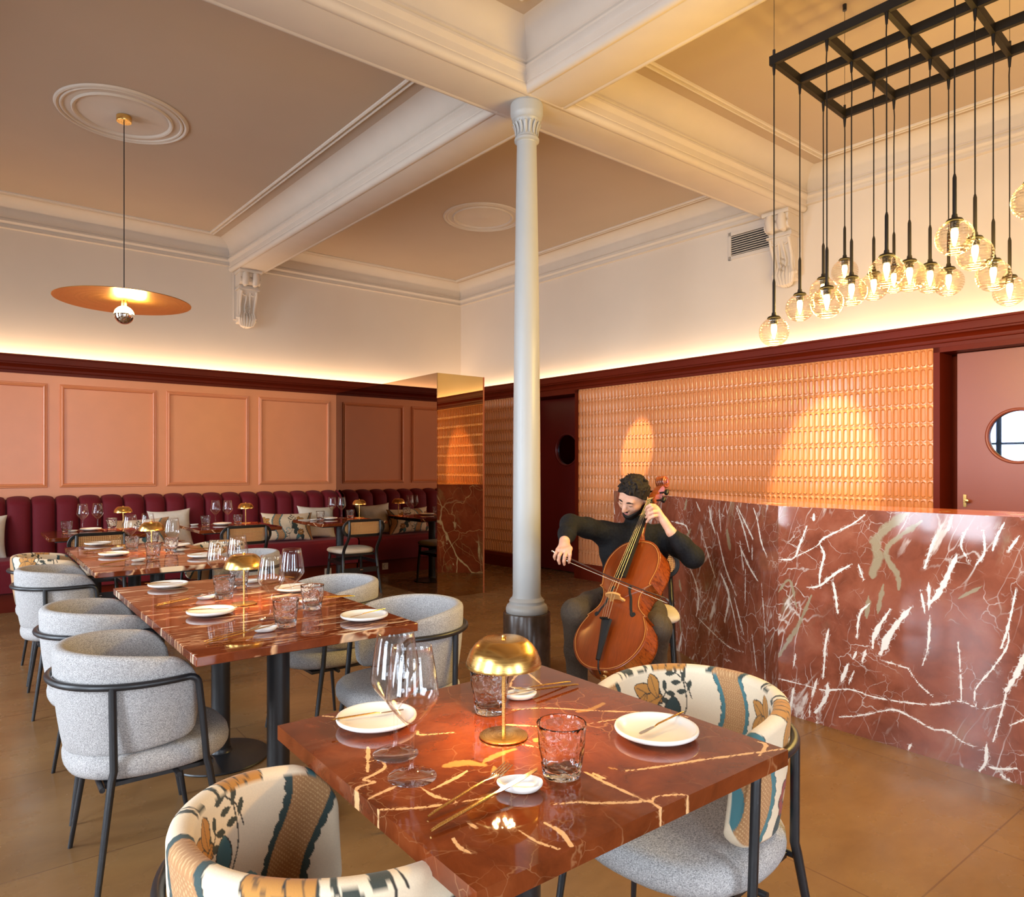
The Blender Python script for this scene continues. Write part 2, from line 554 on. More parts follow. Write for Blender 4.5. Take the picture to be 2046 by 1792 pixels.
def bar_marble():
    t = NT('white_veined_red_marble')
    v = t.coords()
    base = t.ramp(t.noise(t.warp(v, 3, 0.3), 5, 6, 0.62), [(0.3, lin(122, 58, 44)), (0.55, lin(150, 74, 56)), (0.75, lin(166, 92, 72))])
    # steep white streaks leaning to the right
    R = (0.0, 0.0, 0.0)
    st = t.warp(t.coords(scale=(3.4, 3.4, 0.85), rot=R), 1.7, 0.75, 4)
    shear = t.n('ShaderNodeSeparateXYZ'); t.l(t.coords(), shear.inputs[0])
    cb = t.n('ShaderNodeCombineXYZ')
    t.l(t.math('ADD', shear.outputs[0], t.math('MULTIPLY', shear.outputs[2], -0.12)), cb.inputs[0])
    t.l(t.math('ADD', shear.outputs[1], t.math('MULTIPLY', shear.outputs[2], 0.42)), cb.inputs[1])
    t.l(t.math('MULTIPLY', shear.outputs[2], 0.30), cb.inputs[2])
    sw = t.warp(cb.outputs[0], 2.2, 0.30, 4)
    sw2 = t.warp(cb.outputs[0], 5.0, 0.10, 3)
    big = t.noise(sw, 4.2, 5, 0.58)
    zone = t.ramp(t.noise(v, 1.15, 2), [(0.40, (0, 0, 0)), (0.60, (1, 1, 1))])
    s1 = t.ramp(big, [(0.61, (0, 0, 0)), (0.635, (1, 1, 1))])
    grn = t.ramp(t.noise(sw, 3.1, 4, 0.6), [(0.60, (0, 0, 0)), (0.64, (1, 1, 1))])
    v1 = t.ramp(t.edges(sw, 3.4), [(0.0, (1, 1, 1)), (0.010, (0.9, 0.9, 0.9)), (0.028, (0, 0, 0))])
    v2 = t.ramp(t.edges(sw2, 8.5), [(0.0, (0.8, 0.8, 0.8)), (0.016, (0, 0, 0))])
    v3 = t.ramp(t.edges(t.warp(v, 4, 0.25), 2.2), [(0.0, (0.9, 0.9, 0.9)), (0.010, (0, 0, 0))])
    mv = t.ramp(t.noise(v, 2.4, 3), [(0.44, (0, 0, 0)), (0.58, (1, 1, 1))])
    c = t.mix(t.math('MULTIPLY', grn, t.math('MULTIPLY', zone, 0.8)), base, lin(152, 140, 112))
    c = t.mix(t.math('MULTIPLY', v2, mv), c, lin(204, 176, 150))
    c = t.mix(t.math('MULTIPLY', v3, 0.8), c, lin(216, 190, 166))
    c = t.mix(t.math('MULTIPLY', v1, zone), c, lin(232, 220, 206))
    c = t.mix(t.math('MULTIPLY', s1, zone), c, lin(240, 234, 224))
    t.set(c, 0.09, Specular_IOR_Level=0.5)
    return t.m
M['bar_marble'] = bar_marble()

def painted_marble(name, stops, fine, white, grey, rough, scale, streaks=False):
    t = NT(name)
    v = t.coords()
    base = t.ramp(t.noise(t.warp(v, 3, 0.3), scale, 6, 0.62), stops)
    a = t.n('ShaderNodeVertexColor', layer_name='print')
    sp = t.n('ShaderNodeSeparateColor'); t.l(a.outputs['Color'], sp.inputs[0])
    nz = t.noise(t.warp(v, 10, 0.12), 16, 6, 0.7)
    jit = t.math('MULTIPLY', t.math('SUBTRACT', nz, 0.54), 1.25)
    mw = t.ramp(t.math('ADD', sp.outputs[0], jit), [(0.47, (0, 0, 0)), (0.60, (1, 1, 1))])
    mg = t.ramp(t.math('ADD', sp.outputs[1], jit), [(0.40, (0, 0, 0)), (0.62, (1, 1, 1))])
    # hair veins only in the neighbourhood of some patches
    w2 = t.warp(v, 5, 0.16, 4)
    v2 = t.ramp(t.edges(w2, 7.0), [(0.0, (0.85,) * 3), (0.012, (0, 0, 0))])
    m2 = t.ramp(t.noise(v, 3.2, 3), [(0.50, (0, 0, 0)), (0.64, (1, 1, 1))])
    v3 = t.ramp(t.edges(t.warp(v, 9, 0.1, 4), 15.0), [(0.0, (0.7,) * 3), (0.02, (0, 0, 0))])
    m3 = t.ramp(t.noise(t.coords(loc=(3, 1, 2)), 3.8, 3), [(0.52, (0, 0, 0)), (0.66, (1, 1, 1))])
    # ragged side branches close to the big veins
    near = t.ramp(t.math('ADD', sp.outputs[0], 0.0), [(0.02, (0, 0, 0)), (0.18, (1, 1, 1))])
    v4 = t.ramp(t.edges(t.warp(v, 12, 0.08, 4), 24.0), [(0.0, (1,) * 3), (0.05, (0, 0, 0))])
    base = t.mix(t.math('MULTIPLY', t.math('MULTIPLY', v4, near), fine * 0.55), base, white)
    c = t.mix(t.math('MULTIPLY', t.math('MULTIPLY', v2, m2), fine), base, white)
    c = t.mix(t.math('MULTIPLY', t.math('MULTIPLY', v3, m3), fine), c, white)
    if streaks:
        sh = t.n('ShaderNodeSeparateXYZ'); t.l(v, sh.inputs[0])
        cb = t.n('ShaderNodeCombineXYZ')
        t.l(t.math('ADD', sh.outputs[0], t.math('MULTIPLY', sh.outputs[2], -0.10)), cb.inputs[0])
        t.l(t.math('ADD', sh.outputs[1], t.math('MULTIPLY', sh.outputs[2], 0.40)), cb.inputs[1])
        t.l(t.math('MULTIPLY', sh.outputs[2], 0.30), cb.inputs[2])
        sw = t.warp(cb.outputs[0], 2.6, 0.30, 5)
        zone = t.ramp(t.noise(t.coords(loc=(7, 2, 0.4)), 1.9, 3), [(0.46, (0, 0, 0)), (0.62, (1, 1, 1))])
        s5 = t.ramp(t.noise(sw, 11, 4, 0.6), [(0.60, (0, 0, 0)), (0.66, (1, 1, 1))])
        s6 = t.ramp(t.edges(sw, 8.0), [(0.0, (1,) * 3), (0.022, (0, 0, 0))])
        g5 = t.ramp(t.noise(sw, 5, 5, 0.65), [(0.56, (0, 0, 0)), (0.66, (1, 1, 1))])
        c = t.mix(t.math('MULTIPLY', t.math('MULTIPLY', g5, zone), 0.55), c, grey)
        c = t.mix(t.math('MULTIPLY', t.math('MULTIPLY', s6, zone), 0.7), c, white)
        c = t.mix(t.math('MULTIPLY', t.math('MULTIPLY', s5, zone), 0.9), c, white)
    c = t.mix(t.math('MULTIPLY', mg, 0.85), c, grey)
    c = t.mix(mw, c, white)
    t.set(c, rough, Specular_IOR_Level=0.5)
    return t.m
M['bar_painted'] = painted_marble('white_streaked_red_marble', [(0.3, lin(116, 60, 42)), (0.55, lin(146, 80, 58)), (0.75, lin(164, 100, 76))], 1.0, lin(238, 228, 214), lin(160, 146, 116), 0.07, 5, True)
M['table_painted'] = painted_marble('cream_veined_red_marble', [(0.3, lin(80, 32, 13)), (0.5, lin(112, 50, 22)), (0.72, lin(136, 68, 34))], 0.35, lin(226, 176, 122), lin(190, 138, 72), 0.03, 7)

def floorm():
    t = NT('polished_limestone_slabs')
    v = t.coords(loc=(0.05, 0.0, 0))
    br = t.n('ShaderNodeTexBrick', offset=0.45, squash=1.0)
    br.inputs['Scale'].default_value = 1.0
    br.inputs['Brick Width'].default_value = 1.10
    br.inputs['Row Height'].default_value = 0.90
    br.inputs['Mortar Size'].default_value = 0.0032
    br.inputs['Mortar Smooth'].default_value = 0.3
    br.inputs['Bias'].default_value = 0.0
    br.inputs['Color1'].default_value = (0.40, 0.40, 0.40, 1)
    br.inputs['Color2'].default_value = (0.60, 0.60, 0.60, 1)
    br.inputs['Mortar'].default_value = (0, 0, 0, 1)
    t.l(v, br.inputs['Vector'])
    st = t.warp(t.coords(scale=(1.0, 1.9, 1), rot=(0, 0, 0.5)), 1.1, 0.3)
    n1 = t.noise(st, 1.6, 7, 0.68)
    col = t.ramp(n1, [(0.28, lin(116, 84, 52)), (0.5, lin(130, 96, 60)), (0.72, lin(142, 107, 68))])
    sp = t.ramp(t.noise(t.warp(t.coords(scale=(7, 24, 1), rot=(0, 0, 0.5)), 1.0, 0.6), 1.7, 5, 0.75), [(0.68, (0, 0, 0)), (0.74, (1, 1, 1))])
    col = t.mix(t.math('MULTIPLY', sp, 0.55), col, lin(66, 42, 28))
    hv = t.n('ShaderNodeHueSaturation'); t.l(col, hv.inputs['Color'])
    t.l(t.math('ADD', t.math('MULTIPLY', br.outputs['Color'], 0.5), 0.75), hv.inputs['Value'])
    col = t.mix(t.math('MULTIPLY', br.outputs['Fac'], 0.55), hv.outputs[0], lin(96, 64, 46))
    rg = t.ramp(t.noise(v, 5, 4), [(0.3, (0.20,) * 3), (0.7, (0.32,) * 3)])
    t.set(col, rg, Specular_IOR_Level=0.5)
    return t.m
M['floor'] = floorm()

def mirror(name, col, rough=0.01):
    t = NT(name)
    t.set(col, rough, 1.0)
    return t.m
M['mirror_bronze'] = mirror('bronze_mirror', (0.36, 0.24, 0.16))
M['mirror_gold'] = mirror('gold_mirror', (0.52, 0.37, 0.165))
def woodm(name, c0, c1, scale, rough, stretch=(14, 14, 1.2), coat=0.5):
    t = NT(name)
    v = t.warp(t.coords(scale=stretch), 1.2, 0.5)
    n1 = t.noise(v, scale, 5, 0.6)
    n2 = t.noise(t.coords(), 5, 3)
    c = t.mix(t.math('MULTIPLY', n2, 0.6), t.ramp(n1, [(0.3, c0), (0.7, c1)]), c0)
    t.set(c, rough, Coat_Weight=coat, Coat_Roughness=0.1)
    return t.m
M['plinth'] = plain('dark_stone_plinth', lin(74, 56, 42), 0.25, var=0.25, scale=18)
# ------------------------------------------------------------------ the room shell
ZC = 3.95          # ceiling
YP = 8.353         # face of the terracotta panelling
YW = 8.50          # plaster above it
def RW(off, s, z):
    """a point on the bar wall: off metres in front of the tile face, s along Y"""
    return (U0 - off - TW * s, s, z)
Y0, Y1 = -3.6, 8.5
b = MB(); b.box((1.8, 2.5, -0.05), (9.0, 12.4, 0.10))
struct(b.build('floor', M['floor'], smooth=False))
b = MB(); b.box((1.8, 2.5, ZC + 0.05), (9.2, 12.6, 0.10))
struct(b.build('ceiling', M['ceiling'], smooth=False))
b = MB(); b.box((1.8, YW + 0.06, ZC / 2), (9.0, 0.12, ZC))
struct(b.build('wall_back', M['plaster'], smooth=False))
b = MB()
b.extr([(-0.11, 2.235), (-0.23, 2.235), (-0.23, ZC), (-0.11, ZC)], lambda a, z, t: RW(a, t, z), [Y0, 8.6])
struct(b.build('wall_right', M['plaster'], smooth=False))

# walls with the street windows (behind the camera)
WW, WS, WH = 1.30, 0.35, 2.45      # width, sill, spring of the arch
wn = 1
def window_wall(name, cuts, a0, a1, P):
    """P(t, d, z): a point t along the wall, d metres towards the street"""
    global wn
    b = MB()
    def q(t0, t1, z0, z1):
        vs = [P(t, d, z) for t in (t0, t1) for d in (0.0, 0.30) for z in (z0, z1)]
        b.add(vs, [(0, 1, 3, 2), (4, 6, 7, 5), (0, 4, 5, 1), (2, 3, 7, 6), (0, 2, 6, 4), (1, 5, 7, 3)])
    prev = a0
    for y in sorted(cuts):
        q(prev, y - WW / 2, 0, ZC)
        q(y - WW / 2, y + WW / 2, 0, WS)
        K = 16
        for k in range(K):
            a, c = -WW / 2 + WW * k / K, -WW / 2 + WW * (k + 1) / K
            q(y + a, y + c, WH + math.sqrt(max(0, (WW / 2) ** 2 - ((a + c) / 2) ** 2)), ZC)
        prev = y + WW / 2
    q(prev, a1, 0, ZC)
    struct(b.build(name, M['plaster'], smooth=False))
    for y in sorted(cuts):
        b = MB()
        d = 0.16
        def bar_(t0, z0, t1, z1, r): b.tube([P(t0, d, z0), P(t1, d, z1)], r, 4)
        for dy in (-WW / 2 + 0.035, 0.0, WW / 2 - 0.035): bar_(y + dy, WS, y + dy, WH, 0.045)
        for z in (WS + 0.04, WS + 0.75, 1.75, WH - 0.03): bar_(y - WW / 2 + 0.01, z, y + WW / 2 - 0.01, z, 0.045 if z > 2.3 or z < 0.5 else 0.022)
        b.tube([P(y + (WW / 2 - 0.04) * math.cos(a), d, WH + (WW / 2 - 0.04) * math.sin(a)) for a in [PI * k / 20 for k in range(21)]], 0.035, 6)
        b.tube([P(y + 0.28 * math.cos(a), d, WH + 0.28 * math.sin(a)) for a in [PI * k / 12 for k in range(13)]], 0.018, 6)
        for a in (PI / 4, PI / 2, 3 * PI / 4):
            b.tube([P(y + 0.28 * math.cos(a), d, WH + 0.28 * math.sin(a)), P(y + 0.62 * math.cos(a), d, WH + 0.62 * math.sin(a))], 0.015, 6)
        w_ = struct(b.build('window_%d' % wn, M['black_wood'])); wn += 1
        p_ = MB(); p_.add([P(y + a, d + 0.03, z) for a, z in ((-WW / 2 + 0.04, WS), (WW / 2 - 0.04, WS), (WW / 2 - 0.04, WH), (-WW / 2 + 0.04, WH))], [(0, 1, 2, 3)])
        p_.build('pane', M['pane'], w_, smooth=False)
window_wall('wall_left', WIN_Y, Y0, 8.6, lambda t, d, z: (WIN_X - d, t, z))
window_wall('wall_front', FRONT_X, WIN_X, 6.4, lambda t, d, z: (t, Y0 - d, z))

# terracotta dado with its frames, behind the banquette
b = MB(); b.box(((WIN_X + 5.55) / 2, (YP + YW) / 2, 2.37 / 2), (5.55 - WIN_X, YW - YP, 2.37))
dado = struct(b.build('wall_panelling', M['terracotta'], smooth=False))
PROF = [(0.0, 0.0), (0.0, 0.008), (0.006, 0.014), (0.012, 0.012), (0.015, 0.017), (0.026, 0.022), (0.036, 0.016), (0.040, 0.006), (0.040, 0.0)]
def picture_frame(x0, x1, z0, z1):
    m = MB()
    cs = [(x0, z0, 1, 1), (x1, z0, -1, 1), (x1, z1, -1, -1), (x0, z1, 1, -1)]
    vs = [(x + sx * p, YP - h, z + sz * p) for x, z, sx, sz in cs for p, h in PROF]
    n = len(PROF)
    fs = [(i * n + j, i * n + j + 1, ((i + 1) % 4) * n + j + 1, ((i + 1) % 4) * n + j) for i in range(4) for j in range(n - 1)]
    m.add(vs, fs)
    return m
k = 1
for x0 in (-2.25, -1.265, -0.277, 0.711, 1.697, 2.697, 3.74, 4.63):
    x1 = x0 + (0.886 if x0 != 4.63 else 0.80)
    struct(picture_frame(x0, x1, 1.108, 2.15).build('trim_%d' % k, M['terracotta'], dado, angle=30)); k += 1

# oxblood cornice along both walls, led trough behind its top edge
CP = [(0.0, 2.235), (0.014, 2.235), (0.016, 2.262), (0.026, 2.266), (0.028, 2.272), (0.030, 2.290), (0.040, 2.306), (0.056, 2.318), (0.066, 2.322),
      (0.068, 2.334), (0.078, 2.338), (0.080, 2.346), (0.080, 2.392), (0.086, 2.396), (0.086, 2.412), (0.0, 2.412)]
b = MB(); b.extr(CP, lambda a, z, t: (t, YP - a, z), [WIN_X, 5.62])
struct(b.build('trim_%d' % k, M['dado_red'], angle=25)); k += 1
b = MB(); b.extr(CP, lambda a, z, t: RW(a, t, z), [Y0, 8.30])
b.extr([(0.0, 2.30), (-0.11, 2.30), (-0.11, 2.37), (0.0, 2.37)], lambda a, z, t: RW(a, t, z), [Y0, 8.36])
struct(b.build('trim_%d' % k, M['dado_red'], angle=25)); k += 1

# bar wall: relief tiles, door recesses
TWD, THT = 0.0497, 0.1463
ring0 = []
def stadium(w, h, n=5):
    r = w / 2
    pts = []
    for cz, a0 in ((h / 2 - r, 0), (-(h / 2 - r), 180)):
        for i in range(n + 1):
            a = math.radians(a0 + 180 * i / n)
            pts.append((r * math.cos(a), cz + r * math.sin(a)))
    return pts
def tile_panel(s0, s1, z0, z1, name):
    nc = max(1, round((s1 - s0) / TWD)); nr = max(1, round((z1 - z0) / THT))
    tw, th = (s1 - s0) / nc, (z1 - z0) / nr
    A = stadium(tw * 0.82, th * 0.86); B = stadium(tw * 0.62, th * 0.80); Cc = stadium(tw * 0.44, th * 0.71)
    n = len(A)
    gx, gz = tw / 2, th / 2
    cor = [(gx, gz), (-gx, gz), (-gx, -gz), (gx, -gz)]
    g = 0.0012
    inn = [(gx - g, gz - g), (-gx + g, gz - g), (-gx + g, -gz + g), (gx - g, -gz + g)]
    V = []; F = []
    loc = [(a, z, -0.002) for a, z in cor] + [(a, z, 0.0) for a, z in inn] + [(a, z, 0.001) for a, z in A] + [(a, z, 0.0085) for a, z in B] + [(a, z, -0.0035) for a, z in Cc]
    fl = [(0, 1, 5, 4), (1, 2, 6, 5), (2, 3, 7, 6), (3, 0, 4, 7)]
    o = 8
    h = n // 2                       # first half: top semicircle right->left, second: bottom left->right
    m_ = h // 2
    # fan the square corners to the stadium
    fl += [(4,) + tuple(o + i for i in range(m_, -1, -1)), (5,) + tuple(o + i for i in range(h - 1, m_ - 1, -1)),
           (6,) + tuple(o + h + i for i in range(m_, -1, -1)), (7,) + tuple(o + h + i for i in range(h - 1, m_ - 1, -1))]
    fl += [(4, 5, o + m_), (5, 6, o + h, o + h - 1), (6, 7, o + h + m_), (7, 4, o, o + n - 1)]
    for q in (0, 1):
        for i in range(n):
            j = (i + 1) % n
            fl.append((o + q * n + i, o + q * n + j, o + (q + 1) * n + j, o + (q + 1) * n + i))
    fl.append(tuple(o + 2 * n + i for i in range(n)))
    for c in range(nc):
        for r in range(nr):
            ss, zz = s0 + (c + 0.5) * tw, z0 + (r + 0.5) * th
            base = len(V)
            V += [RW(d_, ss + a, zz + z) for a, z, d_ in loc]
            F += [tuple(i + base for i in f) for f in fl]
    m = MB(); m.v = V; m.f = F; m.m = [0] * len(F)
    return struct(m.build(name, M['tile'], angle=50))
tile_panel(2.25, 6.03, 0.18, 2.237, 'wall_tiles')
tile_panel(7.12, 8.36, 0.18, 2.237, 'wall_tiles')
b = MB()
for s0, s1 in ((2.25, 6.03), (7.12, 8.5)):
    b.extr([(-0.004, 0.0), (-0.11, 0.0), (-0.11, 2.237), (-0.004, 2.237)], lambda a, z, t: RW(a, t, z), [s0, s1])
struct(b.build('wall_tile_backing', M['dado_red'], smooth=False))
b = MB()
BP = [(-0.004, 0.0), (0.030, 0.0), (0.030, 0.145), (0.022, 0.155), (0.022, 0.166), (0.010, 0.178), (-0.004, 0.18)]
for s0, s1 in ((4.0, 6.07), (7.08, 8.36)):
    b.extr(BP, lambda a, z, t: RW(a, t, z), [s0, s1])
struct(b.build('baseboard_right', M['dado_red'], smooth=False))
# frames and reveals of the two doors, plus a light-blocking slab behind
b = MB()
def frame_bar(s0, s1, z0, z1, o0, o1):
    b.extr([(o0, z0), (o1, z0), (o1, z1), (o0, z1)], lambda a, z, t: RW(a, t, z), [s0, s1])
for s0, s1, rec in ((6.03, 7.12, 0.26), (0.95, 2.25, 0.16)):
    frame_bar(s0, s0 + 0.045, 0, 2.237, -rec - 0.06, 0.012)
    frame_bar(s1 - 0.045, s1, 0, 2.237, -rec - 0.06, 0.012)
    frame_bar(s0, s1, 2.195, 2.237, -rec - 0.06, 0.012)
frame_bar(Y0, 0.95, 0.0, 2.237, -0.11, 0.0)
frame_bar(0.5, 7.6, 0.0, 2.6, -0.40, -0.32)  # unseen slab added behind both doors to stop light leaking in
struct(b.build('door_frame', M['dado_red'], smooth=False))

def door(n, s0, s1, off, mat_, pc, pr, hinge=None):
    """leaf with a round glazed porthole"""
    m = MB()
    z0, z1 = 0.012, 2.19
    N = 48
    out = []
    for i in range(N):
        a = 2 * PI * i / N
        dx, dz = math.cos(a), math.sin(a)
        k_ = 1e9
        for lim, comp in (((s1 - pc[0]), dx), ((s0 - pc[0]), dx), ((z1 - pc[1]), dz), ((z0 - pc[1]), dz)):
            if abs(comp) > 1e-6 and lim / comp > 0: k_ = min(k_, lim / comp)
        out.append((pc[0] + dx * k_, pc[1] + dz * k_))
    for c_ in ((s0, z0), (s0, z1), (s1, z0), (s1, z1)):
        i = min(range(N), key=lambda q: (out[q][0] - c_[0]) ** 2 + (out[q][1] - c_[1]) ** 2)
        out[i] = c_
    inn = [(pc[0] + pr * math.cos(2 * PI * i / N), pc[1] + pr * math.sin(2 * PI * i / N)) for i in range(N)]
    loops = [[RW(off, *p) for p in out], [RW(off, *p) for p in inn], [RW(off - 0.045, *p) for p in inn], [RW(off - 0.045, *p) for p in out]]
    vs = [p for l_ in loops for p in l_]
    fs = [(q * N + i, q * N + (i + 1) % N, ((q + 1) % 4) * N + (i + 1) % N, ((q + 1) % 4) * N + i) for q in range(4) for i in range(N)]
    m.add(vs, fs)
    d = struct(m.build('door_%d' % n, mat_, angle=30))
    m = MB()
    m.grid(lambda u, v: RW(off + 0.004 + 0.007 * math.sin(PI * min(1, max(0, v))), pc[0] + (pr + 0.022 * v) * math.cos(2 * PI * u), pc[1] + (pr + 0.022 * v) * math.sin(2 * PI * u)), 48, 6, cu=True)
    m.build('porthole_ring', mat_, d)
    m = MB()
    m.add([RW(off - 0.025, pc[0] + pr * 1.0 * math.cos(2 * PI * i / N), pc[1] + pr * math.sin(2 * PI * i / N)) for i in range(N)], [tuple(range(N))])
    m.build('porthole_glass', M['port_glass'], d, smooth=False)
    return d
t = NT('dark_porthole_glass'); t.set((0.16, 0.19, 0.26), 0.015, 1.0)
M['port_glass'] = t.m
door(1, 6.078, 7.072, -0.24, M['door_red'], (6.47, 1.535), 0.185)
d2 = door(2, 0.99, 2.135, -0.13, M['door_rose'], (1.745, 1.54), 0.185)
b = MB()
b.extr([(-0.128, 1.005), (-0.120, 1.005), (-0.120, 1.10), (-0.128, 1.10)], lambda a, z, t: RW(a, t, z), [2.072, 2.092])
kx = RW(-0.098, 2.055, 1.052)
b.lathe([(0, -0.022), (0.012, -0.02), (0.016, -0.008), (0.016, 0.004), (0.008, 0.014), (0.006, 0.022)], 16, kx, 0, Matrix.Rotation(PI / 2, 3, 'Y'))
b.build('door_handle', M['brass'], d2)

# plaster cornice with a coved top, run along the walls
def cove(r, z, face, n=8):
    return [(face + r - r * math.sin(math.radians(90 * i / n)), z - r + r * math.cos(math.radians(90 * i / n))) for i in range(n + 1)]
WC = cove(0.15, ZC + 0.001, 0.03) + [(0.03, 3.785), (0.044, 3.782), (0.046, 3.770), (0.036, 3.764), (0.036, 3.756), (0.050, 3.750), (0.050, 3.736), (0.026, 3.716), (0.018, 3.700), (0.018, 3.690), (0.030, 3.686), (0.030, 3.674), (0.0, 3.668), (-0.01, 3.668), (-0.01, ZC + 0.001)]
b = MB(); b.extr(WC, lambda a, z, t: (t, YW - a, z), [WIN_X, 5.68]); struct(b.build('trim_%d' % k, M['stucco'], angle=30)); k += 1
b = MB(); b.extr(WC, lambda a, z, t: RW(a - 0.11, t, z), [Y0, 8.5]); struct(b.build('trim_%d' % k, M['stucco'], angle=30)); k += 1

# ceiling beams
BH = cove(0.15, ZC + 0.001, 0.185) + [(0.185, 3.79), (0.198, 3.786), (0.200, 3.772), (0.190, 3.766), (0.190, 3.758), (0.205, 3.752), (0.205, 3.738), (0.186, 3.722), (0.180, 3.712), (0.180, 3.668)] + arc(0.150, 3.645, 0.033, 35, -120, 7) + [(0.122, 3.613)]
BPF = BH + [(-a, z) for a, z in BH[::-1]]
UB, YB = 3.05, 3.487               # beam lines through the column
def beam_x(yc, x0, x1):
    m = MB(); m.extr(BPF, lambda a, z, t: (t, yc + a, z - (0.002 if z < 3.7 else 0)), [x0, x1])
    return struct(m.build('ceiling_beam', M['stucco'], angle=30))
def beam_y(uc, y0, y1):
    m = MB(); m.extr(BPF, lambda a, z, t: (uc - TW * t + a, t, z), [y0, y1])
    return struct(m.build('ceiling_beam', M['stucco'], angle=30))
beam_x(YB, WIN_X, 5.93)
beam_x(YB - 4.9, WIN_X, 6.2)
beam_y(UB, Y0, YW)
beam_y(UB - 3.64, Y0, YW)

# raised double moulding on the ceiling of each bay
MP = [(0.0, 0.0), (0.0, 0.012), (0.008, 0.016), (0.016, 0.012), (0.018, 0.004), (0.036, 0.004), (0.038, 0.014), (0.048, 0.018), (0.058, 0.012), (0.060, 0.0)]
def ceil_mould(x0, x1, y0, y1):
    """x0, x1 are beam-line offsets at Y = 0 (they follow the skew)"""
    m = MB()
    cs = [(x0, y0, 1, 1), (x1, y0, -1, 1), (x1, y1, -1, -1), (x0, y1, 1, -1)]
    vs = [(x + sx * p - TW * (y + sy * p), y + sy * p, ZC - h) for x, y, sx, sy in cs for p, h in MP]
    n = len(MP)
    m.add(vs, [(i * n + j, i * n + j + 1, ((i + 1) % 4) * n + j + 1, ((i + 1) % 4) * n + j) for i in range(4) for j in range(n - 1)])
    return m
for x0, x1, y0, y1 in ((UB - 3.64 + 0.42, UB - 0.42, YB + 0.42, YW - 0.23), (UB + 0.42, 6.14 - 0.23, YB + 0.42, YW - 0.23),
                       (UB - 3.64 + 0.42, UB - 0.42, YB - 4.9 + 0.42, YB - 0.42), (UB + 0.42, 6.14 - 0.23, YB - 4.9 + 0.42, YB - 0.42)):
    struct(ceil_mould(x0, x1, y0, y1).build('trim_%d' % k, M['stucco'], angle=30)); k += 1

# ceiling medallions
def medallion(x, y, R, label):
    m = MB()
    pr = [(R, 0.0), (R - 0.006, -0.012), (R - 0.018, -0.016), (R - 0.030, -0.010), (R - 0.034, -0.005), (R - 0.044, -0.014), (R - 0.054, -0.012), (R - 0.060, -0.003),
          (R * 0.76, -0.003), (R * 0.755, -0.012), (R * 0.74, -0.018), (R * 0.715, -0.014), (R * 0.70, -0.006), (R * 0.69, -0.002), (0.03, -0.002), (0.02, -0.006), (0.0, -0.007)]
    m.lathe(pr, 72)
    o = m.build('ceiling_medallion', M['stucco'], angle=25, loc=(x, y, ZC))
    return tag(o, label, 'ceiling ornament', 'plaster medallions')
medallion(0.91, 5.92, 0.445, 'round plaster ceiling medallion above the brass disc pendant')
medallion(4.27, 5.98, 0.42, 'round plaster ceiling medallion without a lamp, left of the white column')

# column
CX, CY = 2.79, 3.43
b = MB()
b.lathe([(0.128, 0.388), (0.132, 0.395), (0.133, 0.415), (0.126, 0.435), (0.112, 0.446), (0.110, 0.456), (0.112, 0.464), (0.104, 0.476), (0.093, 0.486), (0.089, 0.505), (0.0885, 0.9), (0.085, 1.6), (0.078, 2.4), (0.067, 3.1), (0.0625, 3.36), (0.066, 3.365)], 48)
b.lathe([(0.066, 3.365), (0.078, 3.372), (0.079, 3.386), (0.070, 3.394), (0.067, 3.41), (0.070, 3.45), (0.082, 3.49), (0.086, 3.50), (0.093, 3.505), (0.095, 3.52), (0.10, 3.53), (0.104, 3.545), (0.104, 3.60), (0.10, 3.605), (0.098, 3.615), (0.0, 3.62)], 48)
for i in range(16):                       # small leaves round the bell of the capital
    a = 2 * PI * i / 16
    def leaf(u, v, a=a):
        w = 0.012 * math.sin(PI * (0.12 + 0.80 * v)) * (u - 0.5) * 2
        r = 0.070 + 0.017 * v ** 1.5 + 0.010 * v ** 4 + 0.004 * (1 - (2 * u - 1) ** 2)
        return (r * math.cos(a + w / r), r * math.sin(a + w / r), 3.405 + 0.085 * v - 0.012 * max(0, v - 0.85) / 0.15)
    b.grid(leaf, 5, 8)
col = struct(b.build('column', M['white_col'], loc=(CX, CY, 0), angle=35))
b = MB(); b.lathe([(0.0, 0.0), (0.152, 0.0), (0.150, 0.385), (0.146, 0.391), (0.0, 0.391)], 48)
struct(b.build('column_plinth', M['plinth'], loc=(CX, CY, 0), angle=35))

